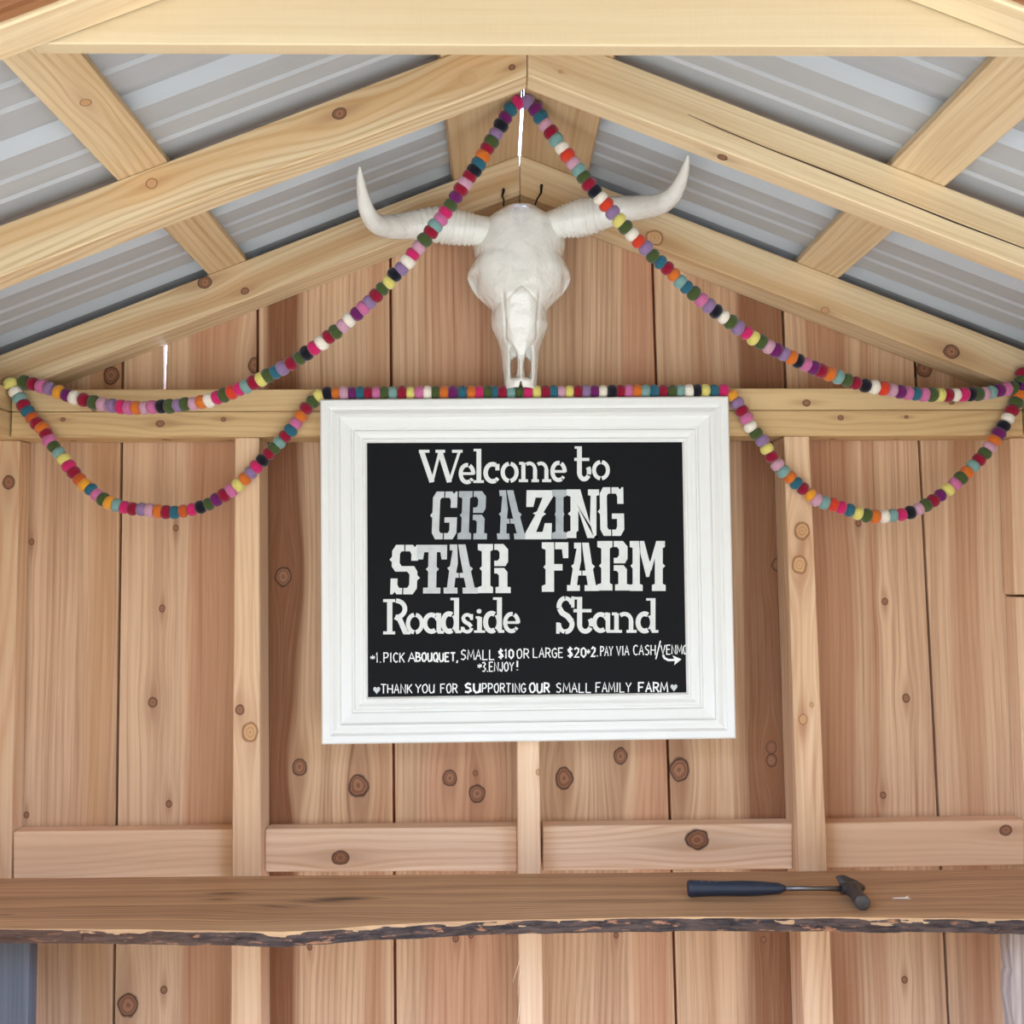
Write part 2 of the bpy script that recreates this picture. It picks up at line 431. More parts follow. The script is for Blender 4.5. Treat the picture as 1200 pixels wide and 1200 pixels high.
# tie beam nailed to the back of the front rafters
zb = at(600, 53, -1.1355).z
xa, xb = at(33, 56, -1.1355).x, 0.72
tb = [(xa, zb), (xb, zb), (xb-0.02, roofz(xb)-0.004)]
tb = [(xa, zb), (xb, zb), (xb-0.03, zb+0.02), (xb-.28, zb+.135), (xa+.28, zb+.135), (xa-0.012, zb+0.018)]
tbm = wood('tie_beam_pine', 'x', lin(208, 186, 150), lin(190, 162, 122), seed=18.0, cath=.15, saw=1.3, grain=.6, tone=.15)  # pine darkened in colour to offset the strong light on the front board
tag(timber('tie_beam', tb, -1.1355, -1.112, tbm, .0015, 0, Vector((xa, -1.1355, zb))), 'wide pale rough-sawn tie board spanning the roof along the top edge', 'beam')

# purlins: flat boards lying on the rafters, running from front to back
def purlin(name, s, u0_, u1_, y0, y1, label, knots=(), seed=0.0, cat='purlin', **kw):
    """u0_,u1_: distance from the ridge measured along the slope"""
    c, sn = math.cos(TH), math.sin(TH)
    T = .0225
    org = Vector((XR, 0, ZR + 0.0004))
    pt = lambda u, t: (XR + s*(u*c + t*sn), ZR + .0006 - u*sn + t*c)
    poly = [pt(u0_, 0), pt(u1_, 0), pt(u1_, T), pt(u0_, T)]
    rot = TH*s
    mw = Matrix.Translation(org) @ Matrix.Rotation(rot, 4, 'Y')
    ks = []
    for (du, yv, r, st) in knots: ks.append((s*du, yv, r, st))
    m = wood('purlin_pine', 'y', seed=seed, knots=ks, **kw)
    return tag(timber(name, poly, y0, y1, m, .0012, rot, org), label, cat)
c_ = math.cos(TH)
purlin('purlin', -1, .592/c_, .672/c_, -1.42, -.001, 'flat pine purlin under the metal sheets of the left slope', [(.675, -.86, .008, .6)], 31.0, cath=.7)
purlin('purlin', 1, .603/c_, .692/c_, -1.42, -.001, 'flat pine purlin under the metal sheets of the right slope', [], 32.0, cath=.5)
purlin('ridge_board', -1, .0028, .143/c_, -1.42, -.001, 'pine ridge board on the left of the bright ridge slit', [], 33.0, cat='board', light=lin(208, 178, 138), dark=lin(180, 142, 100))
purlin('ridge_board', 1, .002, .143/c_, -1.42, -.001, 'pine ridge board on the right of the bright ridge slit', [], 34.0, cat='board', light=lin(208, 178, 138), dark=lin(180, 142, 100))

# ================================================================== WALL FRAMING
def ztop(px, py, Y=YS): return at(px, py, Y).z
zU1, zM, zL0 = ztop(600, 455.5), ztop(600, 481.5), ztop(600, 511.5)
def hknots(lst, org, Y=YS):
    out = []
    for (px, py, r, s) in lst:
        p = at(px, py, Y) - org; out.append((p.z + .7*p.y, p.x, r*(Y-CAMP.y)/FPX, s))
    return out
org = Vector((XL+.002, YS, zM+.001))
m = wood('plate_pine', 'x', lin(214, 184, 136), PINE_D, seed=61.0, knots=hknots([(945, 472, 4, .9), (1115, 471, 3, .9), (110, 478, 3, .8), (400, 475, 4, .5)], org), cath=.5, saw=.6)
tag(timber('top_plate', [(XL+.002, zM+.001), (XRR-.002, zM+.001), (XRR-.002, zU1), (XL+.002, zU1)], YS, -.002, m, .002, 0, org), 'upper of the two long pine plates above the sign', 'plate')
org = Vector((XL+.003, YS-.001, zL0))
m = wood('plate_pine', 'x', lin(212, 180, 130), PINE_D, seed=62.0, knots=hknots([(188, 497, 4, .9), (74, 492, 2.5, 1), (262, 492, 2.5, .9), (985, 490, 3, .8), (1062, 489, 2, 1)], org), cath=1.1, ringf=140, wav=.016)
tag(timber('top_plate', [(XL+.003, zL0), (XRR-.003, zL0), (XRR-.003, zM), (XL+.003, zM)], YS-.001, -.002, m, .002, 0, org), 'lower of the two long pine plates, resting on the stud tops', 'plate')
for s, x_, lr in ((-1, XL, 'left'), (1, XRR, 'right')):
    for z0, z1, ud in ((zM+.002, zU1+.003, 'upper'), (zL0, zM+.0005, 'lower')):
        x0, x1 = (x_-.085, x_-.001) if s < 0 else (x_+.001, x_+.085)
        m = wood('side_plate_pine', 'y', lin(214, 184, 136), PINE_D, seed=63.0+z0+s)
        bm = bmesh.new(); box(bm, x0, x1, -1.12, -.004, z0, z1); bmesh.ops.recalc_face_normals(bm, faces=bm.faces); bevel(bm, .002)
        tag(obj('side_plate', bm, m), '%s pine plate along the top of the %s wall, running towards the viewer' % (ud, lr), 'plate')

def stud(pxs, y_img0, y_img1, label, knots=(), seed=0.0, Y=YS, Y1=-.002, zt=None, zb=0.0, bands=(), name='stud', **kw):
    """pxs: (left, right) at y_img0 and (left, right) at y_img1 on the front face"""
    (a0, b0), (a1, b1) = pxs
    pa0, pb0, pa1, pb1 = at(a0, y_img0, Y), at(b0, y_img0, Y), at(a1, y_img1, Y), at(b1, y_img1, Y)
    zt = zL0 - .0005 if zt is None else zt
    xa = lambda Z: pa0.x + (pa1.x-pa0.x)*(Z-pa0.z)/(pa1.z-pa0.z)
    xb = lambda Z: pb0.x + (pb1.x-pb0.x)*(Z-pb0.z)/(pb1.z-pb0.z)
    org = Vector((xa(zt), Y, zt)); ks = []
    for (px, py, r, s) in knots:
        p = at(px, py, Y) - org; ks.append((p.x + .7*p.y, p.z, r*(Y-CAMP.y)/FPX, s))
    m = wood('stud_pine', 'z', kw.pop('light', lin(228, 194, 158)), kw.pop('dark', lin(196, 150, 112)), seed=seed, knots=ks, bands=bands, **kw)
    poly = [(xa(zb), zb), (xb(zb), zb), (xb(zt), zt), (xa(zt), zt)]
    return tag(timber(name, poly, Y, Y1, m, .0022, 0, org), label, 'stud')
stud(((275, 303.5), (271.5, 305)), 515, 1020, 'wall stud left of the white sign, with a knot pair low on its face', [(281, 832, 5, .8), (293, 858, 9, .55)], 71.0, cath=.6)
mid_s = stud(((606, 632), (608, 636.5)), 880, 1190, 'middle wall stud, showing only below the white sign', [(631, 905, 3, .5)], 72.0, light=lin(240, 210, 178), dark=lin(216, 174, 138))
torn = bmesh.new()
for (a0, b0, a1, b1, a2, b2, w_) in ((611.5, 1118, 606, 1135, 601, 1151, .0012), (610.5, 1134, 608, 1150, 606.5, 1166, .001), (611, 1164, 608.5, 1182, 607, 1198, .0013), (611, 1180, 607, 1195, 604, 1210, .001)):
    tube(torn, [at(a0, b0, -.088), at(a1, b1, -.094), at(a2, b2, -.097)], [w_*1.6, w_, w_*.4], 5)
tf = obj('torn_fibres', torn, plain('torn_pine_fibre', lin(232, 206, 176), .8)); tf['label'] = 'pale torn wood fibres'
tf.parent = mid_s; tf.matrix_parent_inverse = mid_s.matrix_world.inverted()
stud(((919, 949), (936, 970)), 515, 1020, 'wall stud right of the white sign, with large round knots', [(940, 622, 9, .55), (937, 662, 9, .65), (951, 826, 2.5, .6), (941, 843, 5, .6)], 73.0, cath=.9, ringf=150, ys=-.7)
stud(((-62, 22), (-72, 13)), 560, 980, 'corner stud beside the left wall', [(10, 565, 7, .8)], 74.0, Y=-.055, cath=1.1, ringf=130, light=lin(216, 182, 144))
zj = at(1192, 698, -.055).z
stud(((1184, 1265), (1189.5, 1272)), 515, 690, 'upper piece of the corner stud beside the right wall', [], 75.0, Y=-.055, zb=zj+.002, cath=.5)
stud(((1190.5, 1272), (1203, 1292)), 702, 990, 'lower piece of the corner stud beside the right wall, below a cut joint', [], 76.0, Y=-.050, zt=zj-.003, cath=.5)

# blocking between the studs
YB = -.05
def block(xl, xr, yt_l, yt_r, yb_l, yb_r, label, knots=(), seed=0.0, **kw):
    a, b, c, d = at(xl, yb_l, YB), at(xr, yb_r, YB), at(xr, yt_r, YB), at(xl, yt_l, YB)
    org = Vector((a.x, YB, a.z))
    ks = []
    for (px, py, r, s) in knots:
        p = at(px, py, YB) - org; ks.append((p.z + .7*p.y, p.x, r*(YB-CAMP.y)/FPX, s))
    m = wood('blocking_pine', 'x', kw.pop('light', lin(240, 210, 180)), kw.pop('dark', lin(214, 172, 136)), seed=seed, knots=ks, **kw)
    tag(timber('blocking', [(a.x, a.z), (b.x, b.z), (c.x, c.z), (d.x, d.z)], YB, -.002, m, .0025, 0, org), label, 'blocking')
block(15, 277, 975, 972, 1034, 1030, 'horizontal pine blocking between the left corner stud and the stud left of the sign', [], 81.0, cath=.9, light=lin(230, 194, 158))
block(310.5, 606.3, 972, 969, 1022, 1021, 'horizontal pine blocking left of the middle stud, with one knot', [(399, 1005, 8, .75)], 82.0, cath=.9)
block(636, 929, 968.5, 965, 1020.5, 1018.5, 'horizontal pine blocking right of the middle stud, with a big round knot', [(817, 984, 11, .75)], 83.0, cath=.9)
block(962.5, 1200.5, 965, 961, 1017.5, 1014, 'horizontal pine blocking right of the stud beyond the hammer', [(1179, 973, 6, .8)], 84.0, cath=.9, light=lin(226, 190, 154))

# ================================================================== SHELF
ZSH = at(600, 1024, -.095).z
def shelf_front(Xv):
    pts = [(-200, 1087), (0, 1088), (150, 1089), (250, 1090.5), (330, 1092), (380, 1089.5), (430, 1085), (500, 1081), (560, 1079), (700, 1076), (800, 1074.5), (900, 1075), (1000, 1075), (1100, 1076), (1200, 1077), (1400, 1078)]
    W_ = [atz(px, py, ZSH) for px, py in pts]
    for a, b in zip(W_, W_[1:]):
        if a.x <= Xv <= b.x: return a.y + (b.y-a.y)*(Xv-a.x)/(b.x-a.x)
    return W_[0].y if Xv < W_[0].x else W_[-1].y
def shelf_mat():
    p = lambda px, py: atz(px, py, ZSH)
    ks = []
    for (px, py, r, s) in ((265, 1047, .008, .9), (258, 1054, .006, .9), (405, 1053, .011, 1.0), (375, 1056, .012, .7), (330, 1062, .012, .5), (6, 1072, .004, 1), (1180, 1050, .006, .3)):
        q = p(px, py); ks.append((q.y, q.x, r, s))
    return ks
ks = shelf_mat()
def slab_wood():
    n = NT('slab_hardwood'); x, y, z = n.coord()
    u, v = n.math('MULTIPLY_ADD', n.math('SUBTRACT', z, ZSH), .7, y), x
    w1 = n.noise(n.comb(n.math('MULTIPLY', v, 1.3), n.math('MULTIPLY', u, 5), 4.2), 1.0, 2.0)
    g = n.math('MULTIPLY_ADD', n.math('SUBTRACT', w1, .5), .11, u)
    dk = 0.0
    for (ku, kv, kr, s) in ks:
        du = n.math('SUBTRACT', u, ku); dv = n.math('SUBTRACT', v, kv)
        q = n.math('MULTIPLY_ADD', n.math('MULTIPLY', du, du), -1/(2.2*kr)**2, n.math('MULTIPLY', n.math('MULTIPLY', dv, dv), -1/(7*kr)**2))
        ee = n.math('EXPONENT', q)
        g = n.math('SUBTRACT', g, n.math('MULTIPLY', n.math('MULTIPLY', du, .85), ee))
        q2 = n.math('MULTIPLY_ADD', n.math('MULTIPLY', du, du), -1/(.95*kr)**2, n.math('MULTIPLY', n.math('MULTIPLY', dv, dv), -1/(4.6*kr)**2))
        dk = n.math('MULTIPLY_ADD', n.math('EXPONENT', q2), s, dk)
    s1 = n.noise(n.comb(n.math('MULTIPLY', g, 46), n.math('MULTIPLY', v, .8), 2.0), 1.0, 3.0, .6)
    s2 = n.noise(n.comb(n.math('MULTIPLY', g, 520), n.math('MULTIPLY', v, 9), 1.0), 1.0, 2.0)
    rg = n.math('MULTIPLY_ADD', n.math('SINE', n.math('MULTIPLY', g, 620)), .5, .5)
    f = n.math('MULTIPLY_ADD', rg, .38, n.math('MULTIPLY_ADD', s1, 1.9, -.72))
    f = n.math('MULTIPLY_ADD', n.math('SUBTRACT', s2, .5), .8, f, clamp=True)
    c = n.mix(f, lin(204, 162, 118), lin(128, 88, 57))
    # pale sapwood along the live edge
    c = n.mix(n.math('MULTIPLY', n.smooth(u, -.375, -.40), .55), c, lin(196, 158, 116))
    c = n.mix(n.math('MULTIPLY', dk, 1.0, clamp=True), c, lin(66, 40, 28))
    n.set(n.b.inputs['Base Color'], c)
    n.b.inputs['Roughness'].default_value = .42; n.bump(s2, .2, .001)
    return n.m
def bark_mat():
    n = NT('bark'); x, y, z = n.coord()
    v = n.comb(n.math('MULTIPLY', x, 18), n.math('MULTIPLY', y, 40), n.math('MULTIPLY', z, 90))
    f = n.noise(v, 1.0, 5.0, .65)
    p = n.noise(n.comb(n.math('MULTIPLY', x, 26), n.math('MULTIPLY', y, 30), n.math('MULTIPLY', z, 110)), 1.0, 4.0, .65)
    c = n.mix(n.smooth(f, .35, .65), lin(40, 32, 32), lin(88, 70, 62))
    c = n.mix(n.smooth(p, .58, .66), c, lin(164, 114, 82))
    c = n.mix(n.smooth(x, -.75, -.35, .55, 0.0), c, lin(96, 66, 48))
    n.set(n.b.inputs['Base Color'], c); n.b.inputs['Roughness'].default_value = .8
    n.bump(f, .8, .004)
    return n.m
X0, X1 = XL + .003, XRR - .003
NX = 420
sx = [X0 + (X1-X0)*i/NX for i in range(NX+1)]
slab = empty('shelf', (0, -.26, ZSH-.03))
tag(slab, 'long brown live-edge slab shelf with a bark front edge below the blocking', 'shelf')
bm = bmesh.new()
TK = .025
ed = []
for X in sx:
    yf = shelf_front(X) + .0025*noise.noise(Vector((X*9, 0, 3))) + .0012*noise.noise(Vector((X*40, 0, 7)))
    ed.append(yf)
rows = []
for X, yf in zip(sx, ed):
    rows.append([bm.verts.new(p) for p in ((X, -.095, ZSH), (X, -.2, ZSH), (X, yf+.03, ZSH), (X, yf, ZSH), (X, yf+.004, ZSH-TK), (X, -.2, ZSH-TK), (X, -.095, ZSH-TK))])
for i in range(NX):
    for k in range(7):
        bm.faces.new((rows[i][k], rows[i][(k+1) % 7], rows[i+1][(k+1) % 7], rows[i+1][k]))
bm.faces.new(rows[0]); bm.faces.new(rows[-1][::-1])
sub(obj('board', bm, slab_wood()), slab)
bm = bmesh.new()
rows = []
NP = 12
for X, yf in zip(sx, ed):
    r_ = []
    for k in range(NP+1):
        t = k/NP; zz = ZSH - .0015 - t*(TK-.001)
        lump = noise.fractal(Vector((X*14, t*2.2, 1.7)), .9, 2.0, 4)
        flake = noise.cell(Vector((X*26, t*3.0+X*3, 0)))
        bulge = .004*math.sin(math.pi*t) + .0055*lump*math.sin(math.pi*min(1, t*1.1+.05)) + .003*(flake-.3)*math.sin(math.pi*t)
        r_.append(bm.verts.new((X + .002*noise.noise(Vector((X*50, t*9, 5))), yf + .003 - .001 - max(-.002, bulge) - .001, zz + .002*lump*math.sin(math.pi*t) - (.003*max(0, lump) if k == NP else 0))))
    r_.append(bm.verts.new((X, yf+.02, ZSH-TK-.0005)))
    r_.append(bm.verts.new((X, yf+.02, ZSH-.0015)))
    rows.append(r_)
for i in range(NX):
    for k in range(NP+3):
        bm.faces.new((rows[i][k], rows[i][(k+1) % (NP+3)], rows[i+1][(k+1) % (NP+3)], rows[i+1][k]))
bm.faces.new(rows[0]); bm.faces.new(rows[-1][::-1])
b_ = obj('bark_edge', bm, bark_mat()); b_['label'] = 'dark flaking bark'; sub(b_, slab)

# planks standing under the shelf ends
gm = wood('grey_weathered_plank', 'z', lin(98, 102, 110), lin(64, 68, 76), seed=91.0, cath=.2)
yk = -.30
a, b = at(-90, 1150, yk), at(33, 1150, yk)
bm = bmesh.new(); box(bm, max(a.x, XL+.006-.07), b.x, yk, yk+.04, .0, ZSH-TK-.001); bmesh.ops.recalc_face_normals(bm, faces=bm.faces); bevel(bm, .003)
tag(obj('plank', bm, gm), 'blue-grey weathered plank standing under the left end of the shelf', 'plank')
lm = wood('bark_edged_plank', 'z', lin(186, 170, 158), lin(96, 84, 80), seed=92.0, cath=.6, tone=.8)
a = at(1186.5, 1150, yk)
bm = bmesh.new()
n_ = 60; rw = []
for i in range(n_+1):
    z = (ZSH-TK-.0015)*i/n_
    dx = .004*noise.noise(Vector((z*18, 2, 0))) + .003*noise.noise(Vector((z*60, 5, 0)))
    rw.append([bm.verts.new(p) for p in ((a.x+dx, yk+.004, z), (a.x+.012+dx, yk-.001, z), (a.x+.11, yk, z), (a.x+.11, yk+.035, z), (a.x-.004+dx, yk+.035, z))])
for i in range(n_):
    for k in range(5): bm.faces.new((rw[i][k], rw[i][(k+1) % 5], rw[i+1][(k+1) % 5], rw[i+1][k]))
bm.faces.new(rw[0]); bm.faces.new(rw[-1][::-1])
tag(obj('plank', bm, lm), 'pale bark-edged plank standing under the right end of the shelf', 'plank')

# ================================================================== SIGN
YF = -.128           # front of the frame
YBD = -.112          # chalkboard face
sign = empty('framed_chalkboard', at(617, 870, YS))
tag(sign, 'large white framed chalkboard welcome sign hung on the studs', 'sign')
oc = [at(374, 467, YF), at(855, 463, YF), at(864, 866.5, YF), at(375.5, 873.5, YF)]
ic = [at(429, 518, YF), at(801, 517, YF), at(806, 812.5, YF), at(430, 818, YF)]
prof = [(0, YS-.001), (0, YF+.012), (.02, YF+.003), (.05, YF), (.19, YF), (.23, YF+.004), (.25, YF+.0055), (.30, YF+.003), (.36, YF+.001), (.42, YF+.001), (.44, YF+.005), (.47, YF+.0065),
        (.66, YF+.009), (.68, YF+.0135), (.71, YF+.0135), (.74, YF+.009), (.80, YF+.0095), (.86, YF+.0125), (.90, YF+.0135), (.92, YF+.011), (.96, YF+.0115), (.985, YF+.014), (1.0, YBD-.0002), (1.0, YBD+.004), (.5, YS-.001)]
bm = bmesh.new(); loops = []
for t, Y in prof:
    loops.append([bm.verts.new((oc[k].x + (ic[k].x-oc[k].x)*t, Y, oc[k].z + (ic[k].z-oc[k].z)*t)) for k in range(4)])
for i in range(len(loops)):
    j = (i+1) % len(loops)
    for k in range(4):
        bm.faces.new((loops[i][k], loops[i][(k+1) % 4], loops[j][(k+1) % 4], loops[j][k]))
fmat = plain('white_satin_paint', lin(232, 233, 230), .38, var=.02, scale=14, bump=.03, bscale=60)
sub(obj('frame', bm, fmat), sign)
bm = bmesh.new()
prism(bm, [(p.x + (q.x-p.x)*-.02, p.z + (q.z-p.z)*-.02) for p, q in zip(ic, [ic[2], ic[3], ic[0], ic[1]])], YBD, YBD+.006)
board = obj('chalkboard', bm, plain('chalkboard_black', lin(19, 20, 23), .6, var=.25, scale=9, spec=.12)); sub(board, sign)

# ---- lettering
def fl(p, x0, x1, yt, yb, sh=0.0):     # glyph units -> photograph frame -> sign plane
    return at(x0 + (x1-x0)*p[0] + sh*(p[1]-.5), yb + (yt-yb)*p[1], YBD-.0006)
def R_(a, b, c, d): return [(a, b), (c, b), (c, d), (a, d)]
def stem(x0, x1, w0, w1, dia=True, b=0.0, t=1.0):
    """slab stem from x0..x1, serifs w0..w1, with a spur on both sides"""
    s = .13; m = (b+t)/2
    L = [(w0, t), (w1, t), (w1, t-s+.01), (x1, t-s-.02)]
    L += [(x1, m+.05), (x1+.06, m), (x1, m-.05)] if dia else []
    L += [(x1, b+s+.02), (w1, b+s-.01), (w1, b), (w0, b), (w0, b+s-.01), (x0, b+s+.02)]
    L += [(x0, m-.05), (x0-.06, m), (x0, m+.05)] if dia else []
    L += [(x0, t-s-.02), (w0, t-s+.01)]
    return L
WEST = {
 'G': [[(.46, 1), (.2, 1), (.08, .87), (.08, .56), (.0, .5), (.08, .44), (.08, .13), (.2, 0), (.46, 0), (.46, .13), (.38, .13), (.33, .18), (.33, .82), (.38, .87), (.46, .87)],
       [(.50, 1), (.74, 1), (.80, .95), (.86, 1), (.92, 1), (.92, .66), (.70, .66), (.70, .81), (.65, .87), (.50, .87)],
       [(.50, 0), (.80, 0), (.93, .13), (.93, .46), (.50, .46), (.50, .35), (.68, .35), (.68, .19), (.63, .13), (.50, .13)]],
 'R': [stem(.12, .38, .0, .46, False), [(.50, 1), (.78, 1), (.92, .89), (.92, .64), (.84, .55), (.50, .55), (.50, .66), (.60, .66), (.66, .71), (.66, .83), (.60, .88), (.50, .88)],
       [(.50, .51), (.80, .51), (.90, .43), (.90, .13), (1.0, .12), (1.0, 0), (.54, 0), (.54, .12), (.64, .13), (.64, .36), (.58, .40), (.50, .40)],
       [(.12, .55), (.05, .5), (.12, .45)]],
 'A': [[(.30, .88), (.22, .88), (.22, 1), (.44, 1), (.44, .62), (.38, .42), (.45, .42), (.45, .32), (.35, .32), (.31, .12), (.40, .12), (.40, 0), (0, 0), (0, .12), (.10, .12), (.18, .46), (.13, .52), (.21, .56)],
       [(.47, 1), (.68, 1), (.78, .56), (.87, .51), (.81, .45), (.90, .12), (1, .12), (1, 0), (.55, 0), (.55, .12), (.65, .12), (.60, .32), (.48, .32), (.48, .42), (.58, .42), (.50, .80)]],
 'Z': [[(.02, 1), (1, 1), (1, .86), (.66, .55), (.76, .52), (.62, .46), (.40, .15), (.64, .15), (.72, .33), (.98, .33), (.98, 0), (0, 0), (0, .13), (.36, .50), (.26, .53), (.42, .57), (.62, .85), (.36, .85), (.28, .66), (.02, .66)]],
 'I': [stem(.24, .76, .0, 1.0, True)],
 'N': [stem(.12, .36, .0, .30, False), [(.16, 1), (.42, 1), (.72, .30), (.86, 0), (.98, 0), (.64, 0), (.30, .70)], [(.66, 1), (1, 1), (1, .88), (.92, .87), (.92, .06), (.84, .02), (.72, .30), (.74, .87), (.66, .88)], [(.12, .55), (.04, .5), (.12, .45)]],
 'S': [[(.46, 1), (.2, 1), (.08, .88), (.08, .76), (0, .70), (.08, .65), (.08, .56), (.20, .46), (.58, .46), (.66, .40), (.66, .19), (.60, .13), (.48, .13), (.48, 0), (.78, 0), (.91, .12), (.91, .28), (1, .33), (.91, .39), (.91, .46), (.80, .57), (.40, .57), (.33, .63), (.33, .82), (.38, .87), (.46, .87)],
       [(.50, 1), (.74, 1), (.80, .95), (.86, 1), (.92, 1), (.92, .68), (.70, .68), (.70, .81), (.65, .87), (.50, .87)],
       [(.44, 0), (.26, 0), (.20, .05), (.14, 0), (.06, 0), (.06, .32), (.28, .32), (.28, .19), (.34, .13), (.44, .13)]],
 'T': [[(0, 1), (1, 1), (1, .70), (.82, .70), (.78, .85), (.66, .85), (.66, .55), (.74, .50), (.66, .45), (.66, .12), (.80, .12), (.80, 0), (.22, 0), (.22, .12), (.38, .12), (.38, .45), (.30, .5), (.38, .55), (.38, .85), (.24, .85), (.20, .70), (0, .70)]],
 'F': [stem(.14, .46, .0, .46, False), [(.50, 1), (1, 1), (1, .68), (.80, .68), (.76, .86), (.50, .86)], [(.46, .56), (.78, .56), (.78, .43), (.46, .43)], [(.14, .55), (.06, .5), (.14, .45)]],
 'M': [[(0, 1), (.26, 1), (.28, .80), (.28, .14), (.36, .12), (.36, 0), (0, 0), (0, .12), (.08, .14), (.08, .45), (.02, .5), (.08, .55), (.08, .86), (0, .88)],
       [(.28, 1), (.40, 1), (.54, .62), (.62, .52), (.54, .28), (.46, .28), (.30, .74)],
       [(.74, 1), (.98, 1), (.98, .88), (.92, .86), (.92, .55), (.99, .5), (.92, .45), (.92, .14), (1, .12), (1, 0), (.62, 0), (.62, .12), (.70, .14), (.70, .66), (.60, .40), (.56, .55)]],
}
def strokepoly(pts, w, closed=False):
    """ribbon polygons (quads) along a polyline; w in glyph units, pts already aspect-corrected by caller"""
    pts = [Vector((p[0], p[1])) for p in pts]; n = len(pts); Ls, Rs = [], []
    for i in range(n):
        a = pts[(i-1) % n] if (closed or i > 0) else pts[i]; b = pts[(i+1) % n] if (closed or i < n-1) else pts[i]
        t1 = (pts[i]-a).normalized() if (pts[i]-a).length > 1e-6 else None
        t2 = (b-pts[i]).normalized() if (b-pts[i]).length > 1e-6 else None
        t = ((t1 or t2) + (t2 or t1)).normalized() if ((t1 or t2) + (t2 or t1)).length > 1e-6 else (t1 or t2)
        nn = Vector((-t.y, t.x)); k = 1.0
        if t1 and t2: k = min(1.6, 1/max(.3, nn.dot(Vector((-t1.y, t1.x)))))
        Ls.append(pts[i]+nn*w/2*k); Rs.append(pts[i]-nn*w/2*k)
    m = n if closed else n-1
    return [[Ls[i], Rs[i], Rs[(i+1) % n], Ls[(i+1) % n]] for i in range(m)]
def arc(cx, cy, rx, ry, a0, a1, n=10):
    return [(cx+rx*math.cos(math.radians(a0+(a1-a0)*i/n)), cy+ry*math.sin(math.radians(a0+(a1-a0)*i/n))) for i in range(n+1)]
# slab lower case, in a box 1 wide x 1 high (own height); w = stroke, in fractions of the box height
def slab(ch):
    """list of (points, width) strokes in units of the glyph box; box height 1; widths in x use aspect given"""
    o = lambda: [(arc(.5, .5, .38, .42, 97, 263), .2), (arc(.5, .5, .38, .42, 277, 443), .2)]
    D = {
     'o': o(),
     'e': [(arc(.5, .5, .38, .42, 80, 300, 14), .2), (arc(.5, .5, .38, .42, -4, 66, 6), .2), ([(.2, .50), (.93, .50)], .13), (arc(.5, .5, .38, .42, 306, 325, 3), .16)],
     'c': [(arc(.55, .5, .42, .42, 64, 296, 14), .22), ([(.84, .93), (.84, .62)], .2), (arc(.55, .5, .40, .42, 300, 322, 3), .18)],
     'a': [(arc(.40, .5, .32, .40, 55, 305, 14), .22), ([(.76, .97), (.76, .06)], .22), ([(.62, .92), (.78, .92)], .14), ([(.70, .07), (1.0, .07)], .14), (arc(.40, .5, .32, .40, 20, 50, 4), .18)],
     's': [(arc(.5, .72, .30, .20, 20, 190, 8), .17), ([(.2, .70), (.35, .56), (.62, .46), (.80, .32)], .2), (arc(.5, .26, .32, .19, 170, 360, 9), .17), ([(.82, .95), (.82, .66)], .15), ([(.14, .05), (.14, .32)], .15)],
     'n': [([(.2, .95), (.2, .06)], .22), ([(.02, .92), (.22, .92)], .14), ([(0, .07), (.42, .07)], .14), (arc(.52, .58, .26, .34, 0, 130, 8), .2), ([(.78, .60), (.78, .06)], .22), ([(.60, .07), (1, .07)], .14)],
     'm': [([(.14, .95), (.14, .06)], .2), ([(.01, .92), (.15, .92)], .14), ([(0, .07), (.28, .07)], .14), (arc(.33, .60, .17, .32, 0, 125, 8), .17), ([(.5, .62), (.5, .06)], .2), ([(.39, .07), (.62, .07)], .14), (arc(.68, .60, .17, .32, 0, 125, 8), .17), ([(.85, .62), (.85, .06)], .2), ([(.72, .07), (1, .07)], .14)],
     'i': [([(.5, .66), (.5, .05)], .2), ([(.15, .64), (.56, .64)], .1), ([(0, .05), (1, .05)], .1), (arc(.46, .90, .12, .045, 0, 360, 10), .10)],
     'l': [([(.55, 1), (.55, .05)], .14), ([(.08, .965), (.60, .965)], .07), ([(.05, .04), (1, .04)], .08)],
     'd': [(arc(.38, .30, .30, .25, 60, 300, 14), .14), ([(.76, 1), (.76, .05)], .14), ([(.45, .965), (.78, .965)], .07), ([(.70, .04), (1, .04)], .08), (arc(.38, .30, .30, .25, -50, 50, 6), .06)],
     't': [([(.30, 1), (.30, .22)], .14), ([(.02, .965), (.34, .965)], .07), ([(0, .62), (.88, .62)], .09), (arc(.58, .26, .29, .21, 185, 330, 9), .13), (arc(.58, .26, .29, .21, -20, 40, 5), .13)],
     'W': [([(.06, .95), (.30, .05)], .15), ([(.48, .95), (.30, .05)], .08), ([(.48, .95), (.70, .05)], .15), ([(.93, .95), (.70, .05)], .08), ([(0, .955), (.24, .955)], .085), ([(.38, .955), (.60, .955)], .085), ([(.76, .955), (1, .955)], .085)],
     'R': [([(.24, .96), (.24, .04)], .15), ([(0, .955), (.44, .955)], .085), ([(0, .045), (.44, .045)], .085), (arc(.46, .72, .34, .235, -88, 88, 9), .13), ([(.44, .50), (.60, .44), (.82, .05)], .15), ([(.74, .045), (1, .045)], .085)],
     'S': [(arc(.5, .74, .34, .21, 15, 92, 6), .11), (arc(.5, .74, .34, .21, 98, 195, 8), .13), ([(.18, .68), (.32, .56), (.62, .46), (.82, .32)], .15), (arc(.5, .26, .34, .21, 175, 262, 7), .11), (arc(.5, .26, .34, .21, 268, 380, 8), .13), ([(.88, 1), (.88, .70)], .09), ([(.10, 0), (.10, .30)], .09)],
    }
    return D[ch]
